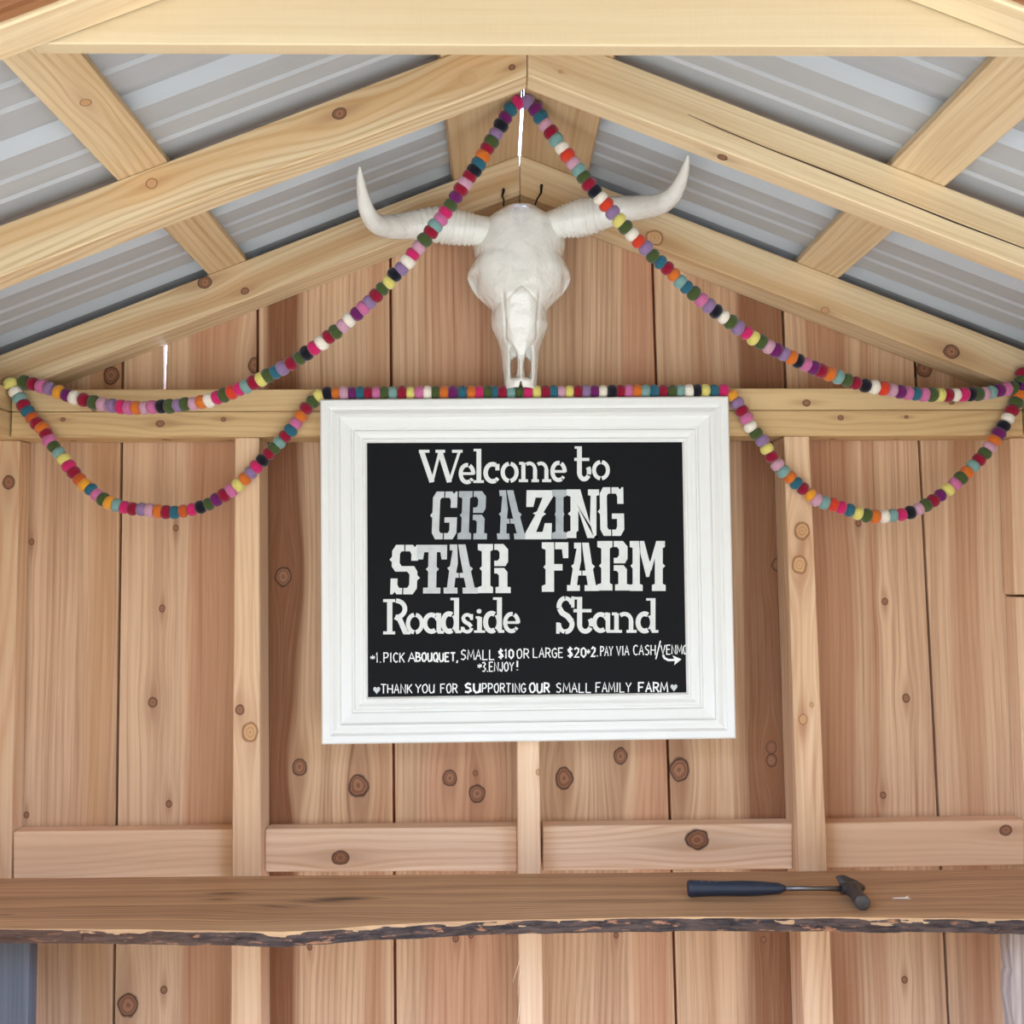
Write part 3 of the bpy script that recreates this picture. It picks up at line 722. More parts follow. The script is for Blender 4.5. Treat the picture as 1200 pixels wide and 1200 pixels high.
chalk = [plain('chalk_paint_white', lin(222, 226, 224), .8, var=.10, scale=60), plain('chalk_paint_worn', lin(200, 205, 206), .85, var=.22, scale=45),
         plain('chalk_paint_grey', lin(172, 179, 183), .85, var=.25, scale=45), plain('chalk_pen_white', lin(240, 242, 242), .8)]
def add_poly(bm, pts3, mi):
    dy = len(bm.faces)*3e-6
    vs = [bm.verts.new((p[0], YBD-.0005-dy, p[2])) for p in pts3]
    try: f = bm.faces.new(vs)
    except ValueError: return
    f.material_index = mi
def letter_obj(name, bm, label):
    for f in bm.faces: f.normal_update()
    bmesh.ops.triangulate(bm, faces=[f for f in bm.faces if len(f.verts) > 4])
    for f in bm.faces:
        f.normal_update()
        if f.normal.y > 0: f.normal_flip()
    me = bpy.data.meshes.new(name); bm.to_mesh(me); bm.free()
    for m in chalk: me.materials.append(m)
    o = link_mesh(name, me, board); o['label'] = label
    return o
def west_line(items, label):
    bm = bmesh.new()
    for (ch, x0, x1, yt, yb, mi, sh) in items:
        for poly in WEST[ch]: add_poly(bm, [fl(p, x0, x1, yt, yb, sh) for p in poly], mi)
    return letter_obj('lettering', bm, label)
def slab_line(items, label):
    bm = bmesh.new()
    for (ch, x0, x1, yt, yb, mi) in items:
        asp = (x1-x0)/(yb-yt)
        for pts, w in slab(ch):
            for q in strokepoly([(p[0]*asp, p[1]) for p in pts], w):
                add_poly(bm, [fl((p[0]/asp, p[1]), x0, x1, yt, yb) for p in q], mi)
    return letter_obj('lettering', bm, label)
slab_line([('W', 491, 542, 527, 567, 0), ('e', 537.5, 557, 543, 567, 0), ('l', 554, 567, 526, 566, 0), ('c', 566.5, 586, 542, 566, 0), ('o', 586.5, 608, 541.5, 565.5, 0),
           ('m', 608, 646, 541, 565, 0), ('e', 645, 664, 540.5, 564.5, 0)], 'chalk word Welcome')
slab_line([('t', 673, 693, 523, 563.5, 0), ('o', 693.5, 715, 539.5, 562.5, 0)], 'chalk word to')
west_line([('G', 504, 538, 576, 632, 1, 2), ('R', 537, 571.5, 575.5, 632, 2, 2), ('A', 580, 616, 574.5, 632, 2, -6), ('Z', 616, 647.5, 574.5, 632, 0, 1), ('I', 647, 664.5, 574, 631.5, 2, 0), ('N', 664, 702, 573.5, 630.5, 0, 0), ('G', 700.5, 733.5, 571, 628, 0, -1)], 'tall western chalk letters reading GRAZING')
west_line([('S', 456, 492.5, 638.5, 696.5, 0, 2), ('T', 488.5, 523.5, 638.5, 695.5, 1, 1), ('A', 519, 559.5, 638, 695.5, 1, -2), ('R', 560, 598.5, 637.5, 695, 0, 0)], 'tall western chalk letters reading STAR')
west_line([('F', 635, 666, 635.5, 693.5, 0, 0), ('A', 664.5, 702, 636, 692.5, 0, 0), ('R', 700, 738.5, 634, 692, 0, 0), ('M', 738, 780, 634, 692.5, 0, 0)], 'tall western chalk letters reading FARM')
slab_line([('R', 449, 481, 702, 743.5, 0), ('o', 475.5, 497, 718.5, 743, 0), ('a', 496, 520, 718, 742.5, 0), ('d', 517.5, 540.5, 700.5, 742, 0), ('s', 539.5, 555.5, 718.5, 742, 0), ('i', 555.5, 568.5, 713.5, 741.5, 0), ('d', 567, 591, 700, 741.5, 0), ('e', 589.5, 609.5, 717.5, 741.5, 0)], 'chalk word Roadside')
slab_line([('S', 651.5, 674, 699, 742.5, 0), ('t', 672, 696, 699.5, 742, 0), ('a', 694.5, 718, 717.5, 741.5, 0), ('n', 716.5, 746, 717.5, 741.5, 0), ('d', 745.5, 771.5, 701, 741.5, 0)], 'chalk word Stand')
# hand-lettered small capitals
HAND = {
 'A': [[(0, 0), (.5, 1), (1, 0)], [(.2, .38), (.82, .38)]], 'B': [[(.05, 0), (.05, 1), (.7, .95), (.8, .75), (.6, .55), (.05, .52)], [(.6, .55), (.95, .4), (.85, .08), (.05, 0)]],
 'C': [[(.95, .85), (.6, 1), (.2, .85), (.05, .5), (.2, .15), (.6, 0), (.95, .12)]], 'D': [[(.05, 0), (.05, 1), (.6, .9), (.95, .5), (.6, .08), (.05, 0)]],
 'E': [[(.95, 1), (.08, 1), (.08, 0), (.95, 0)], [(.08, .52), (.8, .52)]], 'F': [[(.98, 1), (.08, .98), (.08, 0)], [(.08, .52), (.8, .54)]],
 'G': [[(.95, .85), (.55, 1), (.15, .8), (.05, .45), (.25, .08), (.65, 0), (.95, .15), (.95, .45), (.55, .45)]], 'H': [[(.05, 0), (.05, 1)], [(.95, 0), (.95, 1)], [(.05, .5), (.95, .5)]],
 'I': [[(.5, 0), (.5, 1)]], 'J': [[(.85, 1), (.85, .25), (.6, 0), (.25, .02), (.05, .25)]], 'K': [[(.08, 0), (.08, 1)], [(.95, 1), (.1, .45)], [(.3, .58), (.98, 0)]],
 'L': [[(.08, 1), (.08, 0), (.95, 0)]], 'M': [[(.0, 0), (.12, 1), (.5, .25), (.88, 1), (1, 0)]], 'N': [[(.05, 0), (.05, 1), (.95, 0), (.95, 1)]],
 'O': [[(.5, 1), (.12, .82), (.03, .45), (.25, .05), (.6, 0), (.95, .25), (.95, .7), (.7, .98), (.5, 1)]], 'P': [[(.08, 0), (.08, 1), (.75, .97), (.95, .75), (.75, .5), (.08, .45)]],
 'Q': [[(.5, 1), (.12, .82), (.03, .45), (.25, .05), (.6, 0), (.95, .25), (.95, .7), (.7, .98), (.5, 1)], [(.6, .3), (1, -.1)]], 'R': [[(.08, 0), (.08, 1), (.75, .97), (.92, .76), (.75, .53), (.08, .48)], [(.45, .5), (.98, 0)]],
 'S': [[(.92, .88), (.5, 1), (.12, .82), (.25, .58), (.75, .46), (.9, .2), (.5, 0), (.05, .1)]], 'T': [[(0, 1), (1, 1)], [(.5, 1), (.5, 0)]], 'U': [[(.05, 1), (.07, .25), (.35, 0), (.7, .03), (.92, .3), (.95, 1)], [(.95, .4), (.97, 0)]],
 'V': [[(0, 1), (.5, 0), (1, 1)]], 'Y': [[(0, 1), (.5, .5), (1, 1)], [(.5, .5), (.45, 0)]], '1': [[(.2, .8), (.5, 1), (.5, 0)]], '2': [[(.05, .8), (.4, 1), (.85, .85), (.8, .55), (.05, 0), (.98, 0)]],
 '3': [[(.05, .9), (.55, 1), (.9, .78), (.45, .54), (.95, .3), (.6, 0), (.05, .08)]], '0': [[(.5, 1), (.1, .8), (.08, .25), (.5, 0), (.9, .25), (.9, .75), (.5, 1)]], '.': [[(.3, .0), (.6, .07)]],
 ',': [[(.6, .1), (.3, -.2)]], '!': [[(.5, 1), (.5, .35)], [(.5, .1), (.5, 0)]], '/': [[(0, 0), (1, 1)]], '$': [[(.92, .82), (.5, .92), (.12, .76), (.25, .56), (.75, .45), (.9, .22), (.5, .08), (.05, .18)], [(.5, 1.1), (.5, -.1)]],
 '*': [[(.5, .9), (.5, .2)], [(.1, .7), (.9, .35)], [(.9, .75), (.15, .3)], [(.05, .55), (.95, .55)]],
}
WID = {'I': .35, '.': .4, ',': .4, '!': .35, '1': .5, 'M': 1.25, 'J': .8, '*': .75}
def hand_line(words, label, wpx=1.3):
    bm = bmesh.new()
    for (txt, x0, x1, yt, yb, w) in words:
        tot = sum(WID.get(c, 1.0) for c in txt) + .28*(len(txt)-1); u = (x1-x0)/tot; cx = x0
        for c in txt:
            cw = WID.get(c, 1.0)*u
            for st in HAND[c]:
                pts = [(cx + p[0]*cw + random.uniform(-.15, .15), yb - p[1]*(yb-yt) + random.uniform(-.2, .2)) for p in st]
                for q in strokepoly(pts, w or wpx): add_poly(bm, [at(p[0], p[1], YBD-.0006) for p in q], 3)
            cx += cw + .28*u
    return bm
bm = hand_line([('*', 433.5, 440, 767, 774.5, .9), ('1.', 440.5, 447, 765, 776.5, None), ('PICK', 449.5, 474, 765, 776, None), ('A', 478.5, 486.5, 765, 775.5, None), ('BOUQUET,', 487.5, 537, 765, 775, 1.8),
                ('SMALL', 540, 579.5, 761.5, 773, None), ('$10', 584, 602, 761, 771.5, 1.9), ('OR', 605.5, 620, 760.5, 771.5, None), ('LARGE', 624.5, 660, 759.5, 770.5, None), ('$20', 665, 687, 759, 770, 1.8),
                ('*', 687, 692, 760, 768, .9), ('2.', 693, 701, 758.5, 769, 1.9), ('PAY', 703.5, 718, 757.5, 768.5, None), ('VIA', 722.5, 737, 757, 768, None), ('CASH', 742, 768, 756, 767.5, None), ('/', 768.5, 774, 751, 772.5, 1.5), ('VENMO', 774.5, 805.5, 756, 766.5, None)], '')
for q in strokepoly([(777, 767.5), (778.5, 771), (783, 773.5), (791, 773.3)], 2.6): add_poly(bm, [at(p[0], p[1], YBD-.0006) for p in q], 3)
add_poly(bm, [at(*p, YBD-.0006) for p in ((788, 768), (798.5, 772.5), (790, 779.5), (791, 773.5))], 3)
letter_obj('lettering', bm, 'small hand-lettered chalk line about bouquets and paying')
letter_obj('lettering', hand_line([('*', 559, 565, 777, 784.5, .9), ('3.', 565, 572, 776, 787, None), ('ENJOY', 573, 602, 776, 786.5, None), ('!', 604, 608.5, 774.5, 785.5, 2.0)], ''), 'small hand-lettered chalk words reading 3. ENJOY!')
bm = hand_line([('THANK', 446.5, 483, 802, 812.5, None), ('YOU', 487, 509, 802, 812, None), ('FOR', 516, 536, 801.5, 812, None), ('SU', 544.5, 563, 801, 811.5, 2.3), ('PPORTING', 565, 616, 801, 811.5, None), ('OUR', 620.5, 644, 800.5, 811.5, 1.9),
                ('SMALL', 651.5, 693, 800.5, 811.5, None), ('FAMILY', 698, 739.5, 800, 811, None), ('FARM', 748, 782.5, 800, 811, 1.8)], '')
for hx, hy in ((441.5, 808.5), (789.7, 805.5)):
    hp = []
    for i in range(20):
        t = 2*math.pi*i/20
        hp.append(at(hx + .27*16*math.sin(t)**3*.95, hy - .30*(13*math.cos(t)-5*math.cos(2*t)-2*math.cos(3*t)-math.cos(4*t)), YBD-.0006))
    add_poly(bm, hp, 1)
letter_obj('lettering', bm, 'small hand-lettered chalk thank-you line between two hearts')

# ================================================================== SKULL
bone = NT('white_glazed_ceramic')
bx, by, bz = bone.coord()
bone.set(bone.b.inputs['Base Color'], bone.mix(bone.noise(bone.comb(bx, by, bz), 14, 3), lin(226, 223, 214), lin(234, 232, 224)))
bone.b.inputs['Roughness'].default_value = .14; bone.b.inputs['Coat Weight'].default_value = .55; bone.b.inputs['Coat Roughness'].default_value = .03
bone.bump(bone.noise(bone.comb(bx, by, bz), 40, 3), .7, .008)
YK = -.135
skull = empty('bull_skull', at(610, 454, -.1))
tag(skull, 'glossy white ceramic horned bull skull hung under the ridge', 'skull')
# half widths measured on the front silhouette: (y, left x, right x, depth)
SK = [(239.5, 598, 624, .040), (240.6, 591, 630, .052), (243.5, 584, 636, .062), (248, 577.5, 642, .072), (254, 568, 652, .080), (262, 558.5, 661, .086), (272, 554.5, 664, .090), (283, 553.5, 664, .092), (292, 554.5, 662, .093),
      (299, 555.5, 661.5, .093), (307, 551, 665.5, .093), (317, 547, 670, .093), (327, 549.5, 668, .092), (340, 557, 660, .092), (350, 566, 651, .088), (359, 574.8, 643, .084), (369, 575, 642.5, .080), (379, 575.5, 643.5, .076),
      (386, 578.5, 640.5, .072), (396, 583, 636.5, .068), (408, 586.5, 633, .063), (422, 588.3, 631.8, .056), (438, 590, 630.5, .050), (454, 591, 629.5, .040)]
NY, NXs = 150, 84
grid = []
def sst(a, b, x):
    t = min(1, max(0, (x-a)/(b-a))); return t*t*(3-2*t)
bm = bmesh.new()
for (py, lx, rx, dp) in spline(SK, NY):
    row = []
    cxp = (lx+rx)/2; hw = (rx-lx)/2
    for k in range(NXs+1):
        t = -1 + 2*k/NXs
        t = math.copysign(1-(1-abs(t))**1.25, t)
        px = cxp + hw*t
        h = dp*(1-abs(t)**2.6)**.62
        ax = abs(px-610.5)
        # brow bumps, orbit hollows on the flanks
        h += .006*math.exp(-((ax-40)/14)**2 - ((py-305)/16)**2)
        h -= .034*math.exp(-((ax-59)/9)**4 - ((py-332)/10.5)**4) + .006*math.exp(-((ax-47)/7)**2 - ((py-343)/8)**2)
        h += .004*math.exp(-((ax-15)/6)**2 - ((py-318)/22)**2)
        h -= .006*math.exp(-(ax/7)**2 - ((py-262)/16)**2)
        h += .005*math.exp(-((ax-22)/12)**2 - ((py-258)/12)**2)
        # raised nasal plate y 345..420 narrowing to a point
        if py > 338:
            wn = 19.5 - 2.5*sst(350, 385, py) - 13*sst(395, 421, py)
            ins = sst(wn+1.6, wn-1.6, ax) if py < 421 else 0
            h += .0065*ins*sst(340, 352, py)*(1-.3*(ax/20)**2) - (.0035*math.exp(-((ax-wn-1.2)/1.3)**2)*sst(346, 356, py) if py < 421 else 0)
        # V-shaped suture above the plate
        sv = abs(py - (342 + .9*ax)) if ax < 20 else 9
        h -= .0022*math.exp(-(sv/1.4)**2)
        # cheek suture
        h -= .002*math.exp(-((py-367+.75*(36-ax))/1.3)**2)*(1 if 19 < ax < 36 else 0)
        # nasal opening: hollow under the plate tip
        if py > 398:
            nz = sst(14.5, 10.5, ax)*sst(404-.25*(10-ax), 416, py)*sst(446, 438, py)
            sep = math.exp(-(ax/3.2)**2)
            h -= .030*nz*(1-.72*sep)*(1 if py > 420 or ax > 20-13*sst(395, 421, py)-2.5 else .0)
        p = at(px, py, YK)
        row.append((bm.verts.new((p.x, -.098 - max(h, 0), p.z)), px, py))
    grid.append(row)
for i in range(NY-1):
    for k in range(NXs):
        q = [grid[i][k], grid[i+1][k], grid[i+1][k+1], grid[i][k+1]]
        cx = sum(a[1] for a in q)/4 - 610.3; cy = sum(a[2] for a in q)/4
        hole = False
        for s in (-1, 1):
            ex, ey = (s*cx - 7.6)/3.9, (cy-428.5)/12.0
            if ex*ex + ey*ey < 1 and s*cx > 3.4 + .15*abs(cy-428): hole = True
        if cy > 446.5 and abs(cx) < (cy-446.5)*.30+.4: hole = True
        if not hole: bm.faces.new([a[0] for a in q])
bmesh.ops.delete(bm, geom=[v for v in bm.verts if not v.link_faces], context='VERTS')
cr = obj('cranium', bm, bone.m, None, True); sub(cr, skull)
s_ = cr.modifiers.new('shell', 'SOLIDIFY'); s_.thickness = .005; s_.offset = -1
# horns
def horn(pts, ribs, label):
    P = spline(pts, 120); bm = bmesh.new(); c3, rr = [], []
    for i, (px, py, r, Y) in enumerate(P):
        rad = r*(Y-CAMP.y)/FPX
        f = i/119
        if ribs[0] < f < ribs[1]:
            rad *= 1 + .032*math.sin(f*ribs[2] + 3*noise.noise(Vector((f*9, 4, 4)))) + .06*noise.noise(Vector((f*60, 1, 2)))
        c3.append(at(px, py, Y)); rr.append(max(rad, .0012))
    tube(bm, c3, rr, 32)
    h = obj('horn', bm, bone.m, None, True); sub(h, skull); return h
HL = [(574, 270, 16, -.135), (560, 270, 18, -.145), (548, 268.5, 19.5, -.15), (533, 266, 21.5, -.155), (520, 264, 22, -.16), (500, 263.5, 19.5, -.17), (480, 264.5, 16.5, -.185), (458, 266, 14, -.21), (441, 262, 12, -.24), (430.5, 248, 9.8, -.275), (425, 228, 7.2, -.31), (422.3, 210, 4.6, -.34), (421.5, 195.5, 1.3, -.36)]
HRR = [(644, 264, 16, -.135), (656, 261, 18, -.145), (667, 258.5, 20.5, -.15), (680, 255.5, 22.5, -.155), (695, 252.5, 21.5, -.16), (712, 249, 18.5, -.17), (730, 246, 16, -.185), (752, 243, 14.3, -.21), (772, 239.5, 12.8, -.24), (788, 229, 10.8, -.275), (798, 212, 7.8, -.315), (803.5, 196, 5, -.345), (806.5, 182, 1.4, -.37)]
horn(HL, (.12, .50, 190), '')
horn(HRR, (.10, .40, 190), '')
# dark bent nails with wire above the skull
nm = plain('dark_iron', lin(34, 28, 26), .5, metal=.6)
for i, (pts, lab) in enumerate((([(590, 224), (588.5, 230), (590.5, 234), (590, 241)], 'small dark bent nail and wire above the skull, on the left of the ridge joint'),
                                ([(634.5, 219), (634, 226), (629.5, 233), (627, 240)], 'small dark bent nail and wire above the skull, on the right of the ridge joint'))):
    bm = bmesh.new(); tube(bm, [at(px, py, -.0925 - .006*k) for k, (px, py) in enumerate(pts)], [.0028, .0022, .0017, .0016], 8)
    p = at(*pts[0], -.09)
    tube(bm, [(p.x, -.086, p.z), (p.x, -.099, p.z)], .0034, 8)
    tag(obj('nail', bm, nm), lab, 'nail')

# ================================================================== FELT GARLANDS
PAL = {'m': (196, 36, 98), 'r': (140, 18, 46), 'p': (194, 104, 148), 'l': (140, 112, 150), 'y': (216, 204, 112), 'g': (68, 82, 42), 't': (42, 96, 114), 'a': (120, 156, 150),
       'o': (206, 108, 38), 'k': (22, 20, 32), 'w': (232, 222, 206), 'v': (104, 28, 92), 'e': (204, 60, 36), 'b': (196, 148, 166), 'q': (222, 150, 44), 'd': (190, 86, 34)}
def felt(c):
    n = NT('felt_' + c); x, y, z = n.coord(); v = n.comb(x, y, z)
    f = n.noise(v, 260, 4.0, .7); base = lin(*PAL[c])
    n.set(n.b.inputs['Base Color'], n.mix(f, tuple(q*.72 for q in base), tuple(min(1, q*1.25) for q in base)))
    n.b.inputs['Roughness'].default_value = 1.0; n.b.inputs['Specular IOR Level'].default_value = .1
    n.b.inputs['Sheen Weight'].default_value = .35; n.b.inputs['Sheen Roughness'].default_value = .5
    n.bump(f, .5, .0015)
    return n.m
BR = .0147
def ball_bm(seed):
    bm = bmesh.new(); bmesh.ops.create_icosphere(bm, subdivisions=3, radius=1.0)
    for v in bm.verts:
        d = 1 + .06*noise.noise(v.co*1.7 + Vector((seed*3.1, 0, 0))) + .02*noise.noise(v.co*6 + Vector((0, seed, 0)))
        x = v.co.x
        v.co = Vector((math.copysign(abs(x)**.8, x)*.0118*d, v.co.y*BR*d, v.co.z*BR*d))
    return bm
BALL = {}
for ci, c in enumerate(PAL):
    mt = felt(c)
    for s in range(3):
        bm = ball_bm(ci*3+s); me = bpy.data.meshes.new('felt_ball'); bm.to_mesh(me); bm.free(); me.materials.append(mt)
        for p in me.polygons: p.use_smooth = True
        BALL[c, s] = me
thread = plain('cotton_thread', lin(190, 170, 140), .9)
def parse(s):
    out = []
    for tok in s.split():
        c, x, y = tok[0], *tok[1:].split(','); out.append((c, float(x), float(y)))
    return out
SA = parse('''m607,120 t598,128 v592,138 k587,147 l581,157 g576,166 r571,174 o566,183 t561,192 k556,199.5 r550,207 b545,215 r540,222 v534,231 g528,240.5 m522,249 p516.6,257 a510,264.5 r505,272 g497.6,281
b491,290 m483.6,298 w478,306.5 l470.4,315 k462,322 y456,331 g448,338.5 r440.7,346.5 l433,354 p425.7,361 v418,368 w409,375 b402,382 g393,389 r385,395 w377,402 m368,408 k359,414 g351,420 r341,426 l331,431.5 t322.6,436 g314,440 y306,444.5
r297,448.5 a288.5,453 m280,456 e271.7,459.7 g262.5,463 m254.6,466 w245.5,469 o236,471 b227,473 g217,473.8 l208.4,475 g199,476 k189.5,476.3 p179,477 b169.6,478 o160,478 p151,478 m142,476.8 l131.6,475.5 b120,474 g110,471.5 r98,468.7 w87,466 v78,463 q69,459.6 l58.5,455.5 p48.6,453 r38.5,450 g28.4,448''')
SE = parse('''l618,119 v627.5,127.6 t633.5,137 b639,146 r645.6,155 a651.5,163.6 w658.6,173 e665,182 b671.5,191.3 a678,199 g683.8,207.3 r690,216 k697,224.3 w703.5,232.5 e710.6,240 l717.8,249 y725.6,258.3 g733,266.3 w740.6,275 e748.4,283 l757,290.6 g765,300 t774,307.3 r782,314.6 o789.4,322 a797,330 t804.6,336.6
g813,343.8 p822,351.5 l830.8,358.5 k839,365 w848,371.5 g856.4,377.3 l865,384.3 m875,390.3 y883,396.5 g891.8,400.6 b901,406.3 v909.8,410.5 l918.8,415 o927.6,419 k935.5,423 p944.4,427 v953.6,431 r962.5,434.6 o972.5,438.3 a982.3,442 g992.6,445.5 r1003,449 k1014,452 w1024.4,453.7 e1035,455.4 b1045.5,457.6 v1055,459.2 p1064,460.8 t1073,461.6 p1082.5,462.6 g1092,462.6 y1101.5,463 r1110.7,463 w1120,462.9 m1129,462.4 k1137.5,462.2 g1146,462 b1153.6,461.2 a1161.5,459.6 v1171,457.4 p1179,456 g1186.8,454.6 k1193,453.6''')
SB = parse('''y12.8,449.5 w18,459.4 a23,467 r27.5,474.6 t32.4,482 d37.6,489.6 r43,496 o49.2,501.6 r54,508.6 p57.8,516 g63,523.2 a69,530.6 y75,538 m80.7,546.3 r86.7,554 d93,561.7 q99,568 t106.6,573.5 p113,579.5 g120.6,584.8 q128,589 a137,592 m146,594.6 r155.4,596.3 l165.8,597 b175.4,598 o185.2,599.2 r194.8,600.2 t204.6,600.6 d214.8,599 m225,597 k235,594.4 g244.4,590.8 v253.4,585.6 r262.4,580.4 p270.8,574.8 y279,568.6 o286.8,561.3 l293.8,554 m300.4,547 k307.6,539.6 r314.8,531.8 g321.3,525 a327.4,518.6 r333.8,511.4 t340.5,504.3 p346.8,496 o352.5,487.3 r358.6,478.6 g366,470.8 y374,463.8''')
def crow(s, o):
    return [(t[0], o + float(t[1:])/4.615) for t in s.split()]
SC_ = [(c, x, 461.2 - .0068*(x-384)) for c, x in
       crow('k108 o155 b200 v243 t288 r330 p375 g418 a465 r513 y558 p607 w652 g692 o740 v787 t840 o888 m932 g977 t1015 r1055 a1103 g1148', 360) + crow('m40 y87 r135 t180 b220 y265 r310 l355 v400 w445 k495 r542 p582 o630 a675 t722 r772 g820 a863 w910 k953 y998 t1047 m1097', 610)]
SD = parse('''q858,464 l864,472.3 r869.3,481.4 p874.8,490.4 w879.4,500 g886,508 l893.2,516.4 y898.7,526 r904.4,535.3 b911.2,544.6 a918,552.6 o925.5,559.3 t933,566.3 r941,572.8 q949.2,580 b957,585.6 a966.2,589.3 e976.6,591.4 m986,594.8 t995.5,597.8 y1005.5,601.6 g1015.4,604 o1025.5,605.3 w1036.4,605.3 a1046.4,604 m1056.6,603
k1066.5,600.6 b1076.4,596.3 g1085.2,592 r1093.8,586.6 v1102,580.5 y1110.7,573.6 p1119.2,566.9 g1126,560.2 o1133,553.6 a1140.3,546 r1147.4,538.8 g1153.8,531.4 b1159.4,524 o1165,516.2 v1170.6,507.8 k1176,499.2 w1181.3,490 r1186,481 g1190.8,471.8 o1195,463 v1197,453.6 g1198,445 r1198.5,437.4''')
MATS = {}
def place(beads, Yf, root, part='felt_ball'):
    pos = [at(x, y, Yf(x, y)) for c, x, y in beads]; out = []
    for i, (c, x, y) in enumerate(beads):
        t = (pos[min(i+1, len(pos)-1)] - pos[max(i-1, 0)]).normalized()
        o = bpy.data.objects.new(part, BALL[c, random.randrange(3)]); COL.objects.link(o)
        o.parent = root
        q = t.to_track_quat('X', 'Z'); e = (q.to_matrix() @ Matrix.Rotation(random.uniform(0, 6.28), 3, 'X') @ Matrix.Rotation(random.uniform(-.16, .16), 3, 'Z'))
        s = random.uniform(.94, 1.06)
        o.matrix_local = Matrix.Translation(pos[i] - Vector(root.location)) @ e.to_4x4() @ Matrix.Scale(s, 4)
        MATS[o.name] = Matrix.Translation(pos[i] - Vector(root.location)) @ e.to_4x4() @ Matrix.Scale(s, 4)
        out.append(o)
    return pos, out
def string(pos, root):
    bm = bmesh.new(); tube(bm, pos, .0011, 6); sub(obj('string', bm, thread), root)
YPK, YEND = -.375, -.106
def lerpY(xa, ya, xb, yb): return lambda x, y: ya + (yb-ya)*min(1, max(0, (x-xa)/(xb-xa)))
g1 = tag(empty('felt_ball_garland', at(607, 112, YPK)), 'felt ball garland draped from the ridge down past the left horn', 'garland', 'felt ball garlands')
pos, _ = place(SA, lerpY(607, YPK, 28, YEND), g1); string(pos, g1)
g2 = tag(empty('felt_ball_garland', at(618, 112, YPK)), 'felt ball garland draped from the ridge down past the right horn', 'garland', 'felt ball garlands')
pos, _ = place(SE, lerpY(618, YPK, 1193, YEND), g2); string(pos, g2)
g3 = tag(empty('felt_ball_garland', at(617, 462, -.11)), 'felt ball garland lying on the white frame and sagging in a loop at each side', 'garland', 'felt ball garlands')
YG = lambda x, y: -.108
B_, D_ = SB, SD
allb = B_ + SC_ + D_
allpos = [at(x, y, YG(x, y)) for c, x, y in allb]
string(allpos, g3)
_, ob_b = place(B_, YG, g3); _, ob_d = place(D_, YG, g3)
# the middle run on the frame shows least of each ball: one part beyond a hundred single balls
keep_n = 100 - len(B_) - len(D_)
if keep_n < 0:
    keep_n = 0
_, ob_c = place(SC_, YG, g3)
rest = ob_c[keep_n:]
extra = max(0, len(B_) + len(D_) - 100)
if extra: rest = rest + ob_b[-extra:]
bm = bmesh.new(); mats = []
for o in rest:
    me = o.data.copy(); mt = me.materials[0]
    if mt not in mats: mats.append(mt)
    me.transform(MATS[o.name])
    k0 = len(bm.faces); bm.from_mesh(me); bm.faces.ensure_lookup_table()
    for f in bm.faces[k0:]: f.material_index = mats.index(mt); f.smooth = True
    bpy.data.objects.remove(o); bpy.data.meshes.remove(me)
me = bpy.data.meshes.new('felt_balls'); bm.to_mesh(me); bm.free()
for mt in mats: me.materials.append(mt)
o = link_mesh('felt_balls', me, g3); o['kind'] = 'stuff'; o['label'] = 'run of felt balls lying on the frame'
# nails that carry the strands
for px, py, Y, lab in ((612.5, 113, YPK, 'nail head holding the garlands at the ridge'),):
    bm = bmesh.new(); p = at(px, py, Y); tube(bm, [(p.x, p.y, p.z-.004), (p.x, p.y, p.z+.05)], .0018, 8); tube(bm, [(p.x, p.y, p.z-.006), (p.x, p.y, p.z-.004)], .004, 10)
    tag(obj('nail', bm, nm), lab, 'nail')

# ================================================================== HAMMER
zc = ZSH + .0165
hl, hr = atz(806, 1041, zc), atz(921, 1041, zc)
he = atz(996, 1041.5, zc)
ham = empty('hammer', (hl + he)/2 - Vector((0, 0, .0165)))
tag(ham, 'hammer with blue-black rubber grip lying on the slab shelf', 'hammer')
ax = (hr-hl)
bm = bmesh.new(); NS = 40; pts, rr = [], []
for i in range(NS+1):
    t = i/NS; pts.append(hl + ax*t)
    r = .0148 + .0008*math.cos(t*9) - .0035*sst(.45, .95, t)
    if t < .06: r += .0016*(1-t/.06); 
    if t < .02: r *= .82 + 9*t
    if t > .93: r *= 1 - (t-.93)/.07*.55
    rr.append(r)
tube(bm, pts, rr, 20)
for v in bm.verts: v.co.z = zc + (v.co.z-zc)*.98
gripm = plain('rubber_blue_black', lin(34, 44, 60), .42, var=.25, scale=60, bump=.15, bscale=400)
grip = obj('grip', bm, gripm, None, True); sub(grip, ham)
bm = bmesh.new()
for k in range(9):   # dimples' raised dots along the top of the grip
    p = hl + ax*(.14 + .075*k); p = p + Vector((0, -.004, .0135 - .0006*k))
    bmesh.ops.create_icosphere(bm, subdivisions=1, radius=.0016, matrix=Matrix.Translation(p))
d_ = obj('dots', bm, plain('grip_dots', lin(120, 128, 140), .5)); d_['label'] = 'pale raised dots'; d_.parent = grip; d_.location = (0, 0, 0)
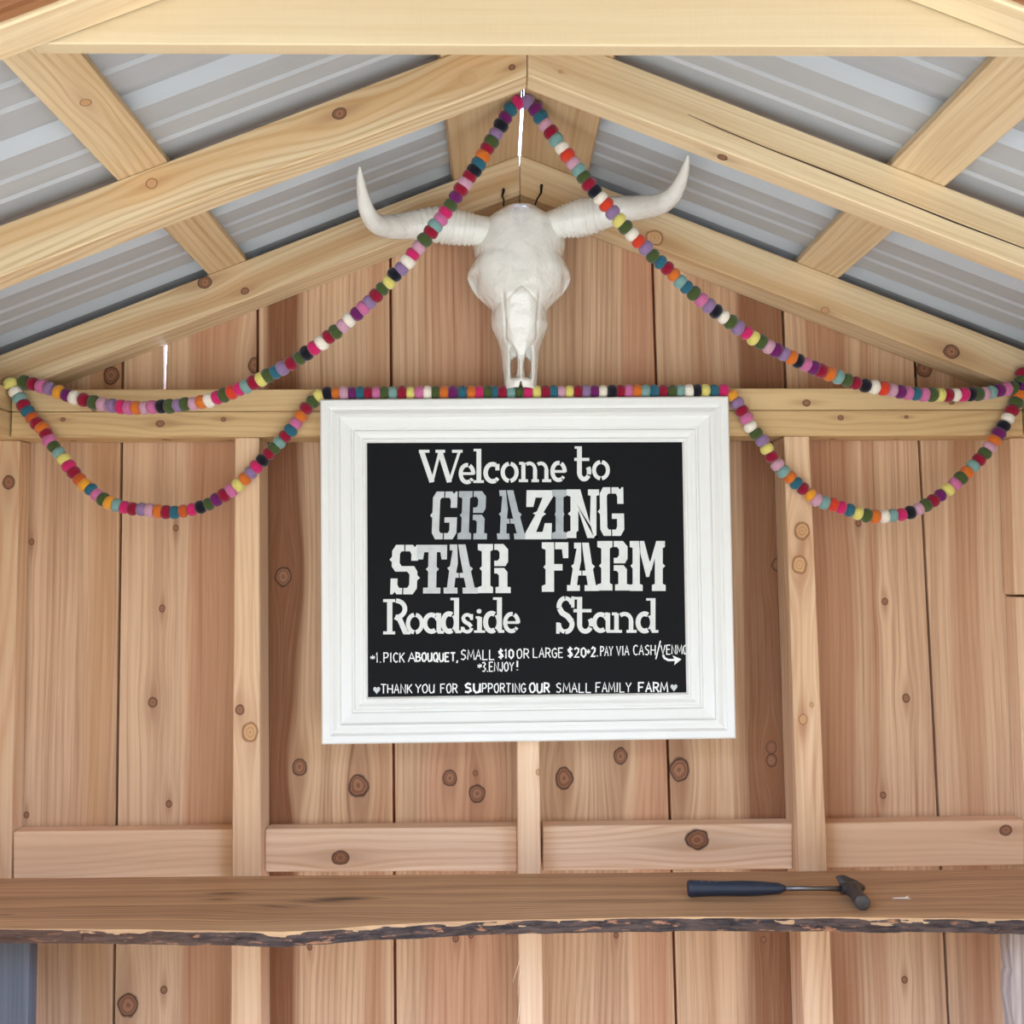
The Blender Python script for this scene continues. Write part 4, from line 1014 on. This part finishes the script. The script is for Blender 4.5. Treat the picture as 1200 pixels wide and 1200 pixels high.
bm = bmesh.new(); tube(bm, [hr - ax*.03, hr + (he-hr)*.5, he], [.0052, .0045, .006], 12)
steel = plain('worn_steel', lin(120, 116, 112), .35, metal=.9, var=.2, scale=80)
sub(obj('shank', bm, steel, None, True), ham)
rust = plain('dark_forged_steel', lin(74, 70, 68), .5, metal=.55, var=.45, scale=90, bump=.3, bscale=200)
hb, hf = atz(990, 1029, ZSH+.030), atz(1011, 1058, ZSH+.014)
bm = bmesh.new()
mid = he + Vector((.004, 0, 0))
dirf = (hf-mid)
P_ = [hb + Vector((-.003, .0, .004)), hb + (mid-hb)*.4, mid - dirf*.12, mid + dirf*.15, mid + dirf*.45, mid + dirf*.62, mid + dirf*.66, mid + dirf*1.0, mid+dirf*1.02]
tube(bm, P_, [.0035, .0085, .0135, .0145, .0115, .011, .0142, .0142, .0125], 14)
for v in bm.verts:     # the claw flattens and flares towards its end
    t = max(0, min(1, (v.co.y - mid.y)/max(1e-5, (hb.y-mid.y))))
    if t > .1: v.co.x = mid.x + (hb.x-mid.x)*t + (v.co.x - (mid.x + (hb.x-mid.x)*t))*(1+2.0*t)
    v.co.z = max(v.co.z, ZSH+.0006)
bmesh.ops.create_cone(bm, cap_ends=True, segments=8, radius1=.012, radius2=.009, depth=.026, matrix=Matrix.Translation(he - Vector((.004, 0, 0))) @ Matrix.Rotation(math.pi/2, 4, 'Y'))
sub(obj('head', bm, rust, None, False), ham)
# pale splinter on the shelf right of the hammer
bm = bmesh.new()
a, b = atz(1046, 1052.5, ZSH+.002), atz(1066, 1052.5, ZSH+.002)
tube(bm, [a, a+(b-a)*.6, b-(b-a)*.06], [.0007, .0016, .0019], 6); tube(bm, [a+(b-a)*.72, b+Vector((0, -.006, .0005))], [.0012, .0008], 6); tube(bm, [a+(b-a)*.72, b+Vector((0, .007, .002))], [.0012, .0008], 6)
tag(obj('splinter', bm, plain('pale_splinter', lin(232, 222, 204), .7)), 'small pale splinter lying on the slab shelf beyond the hammer head', 'splinter')
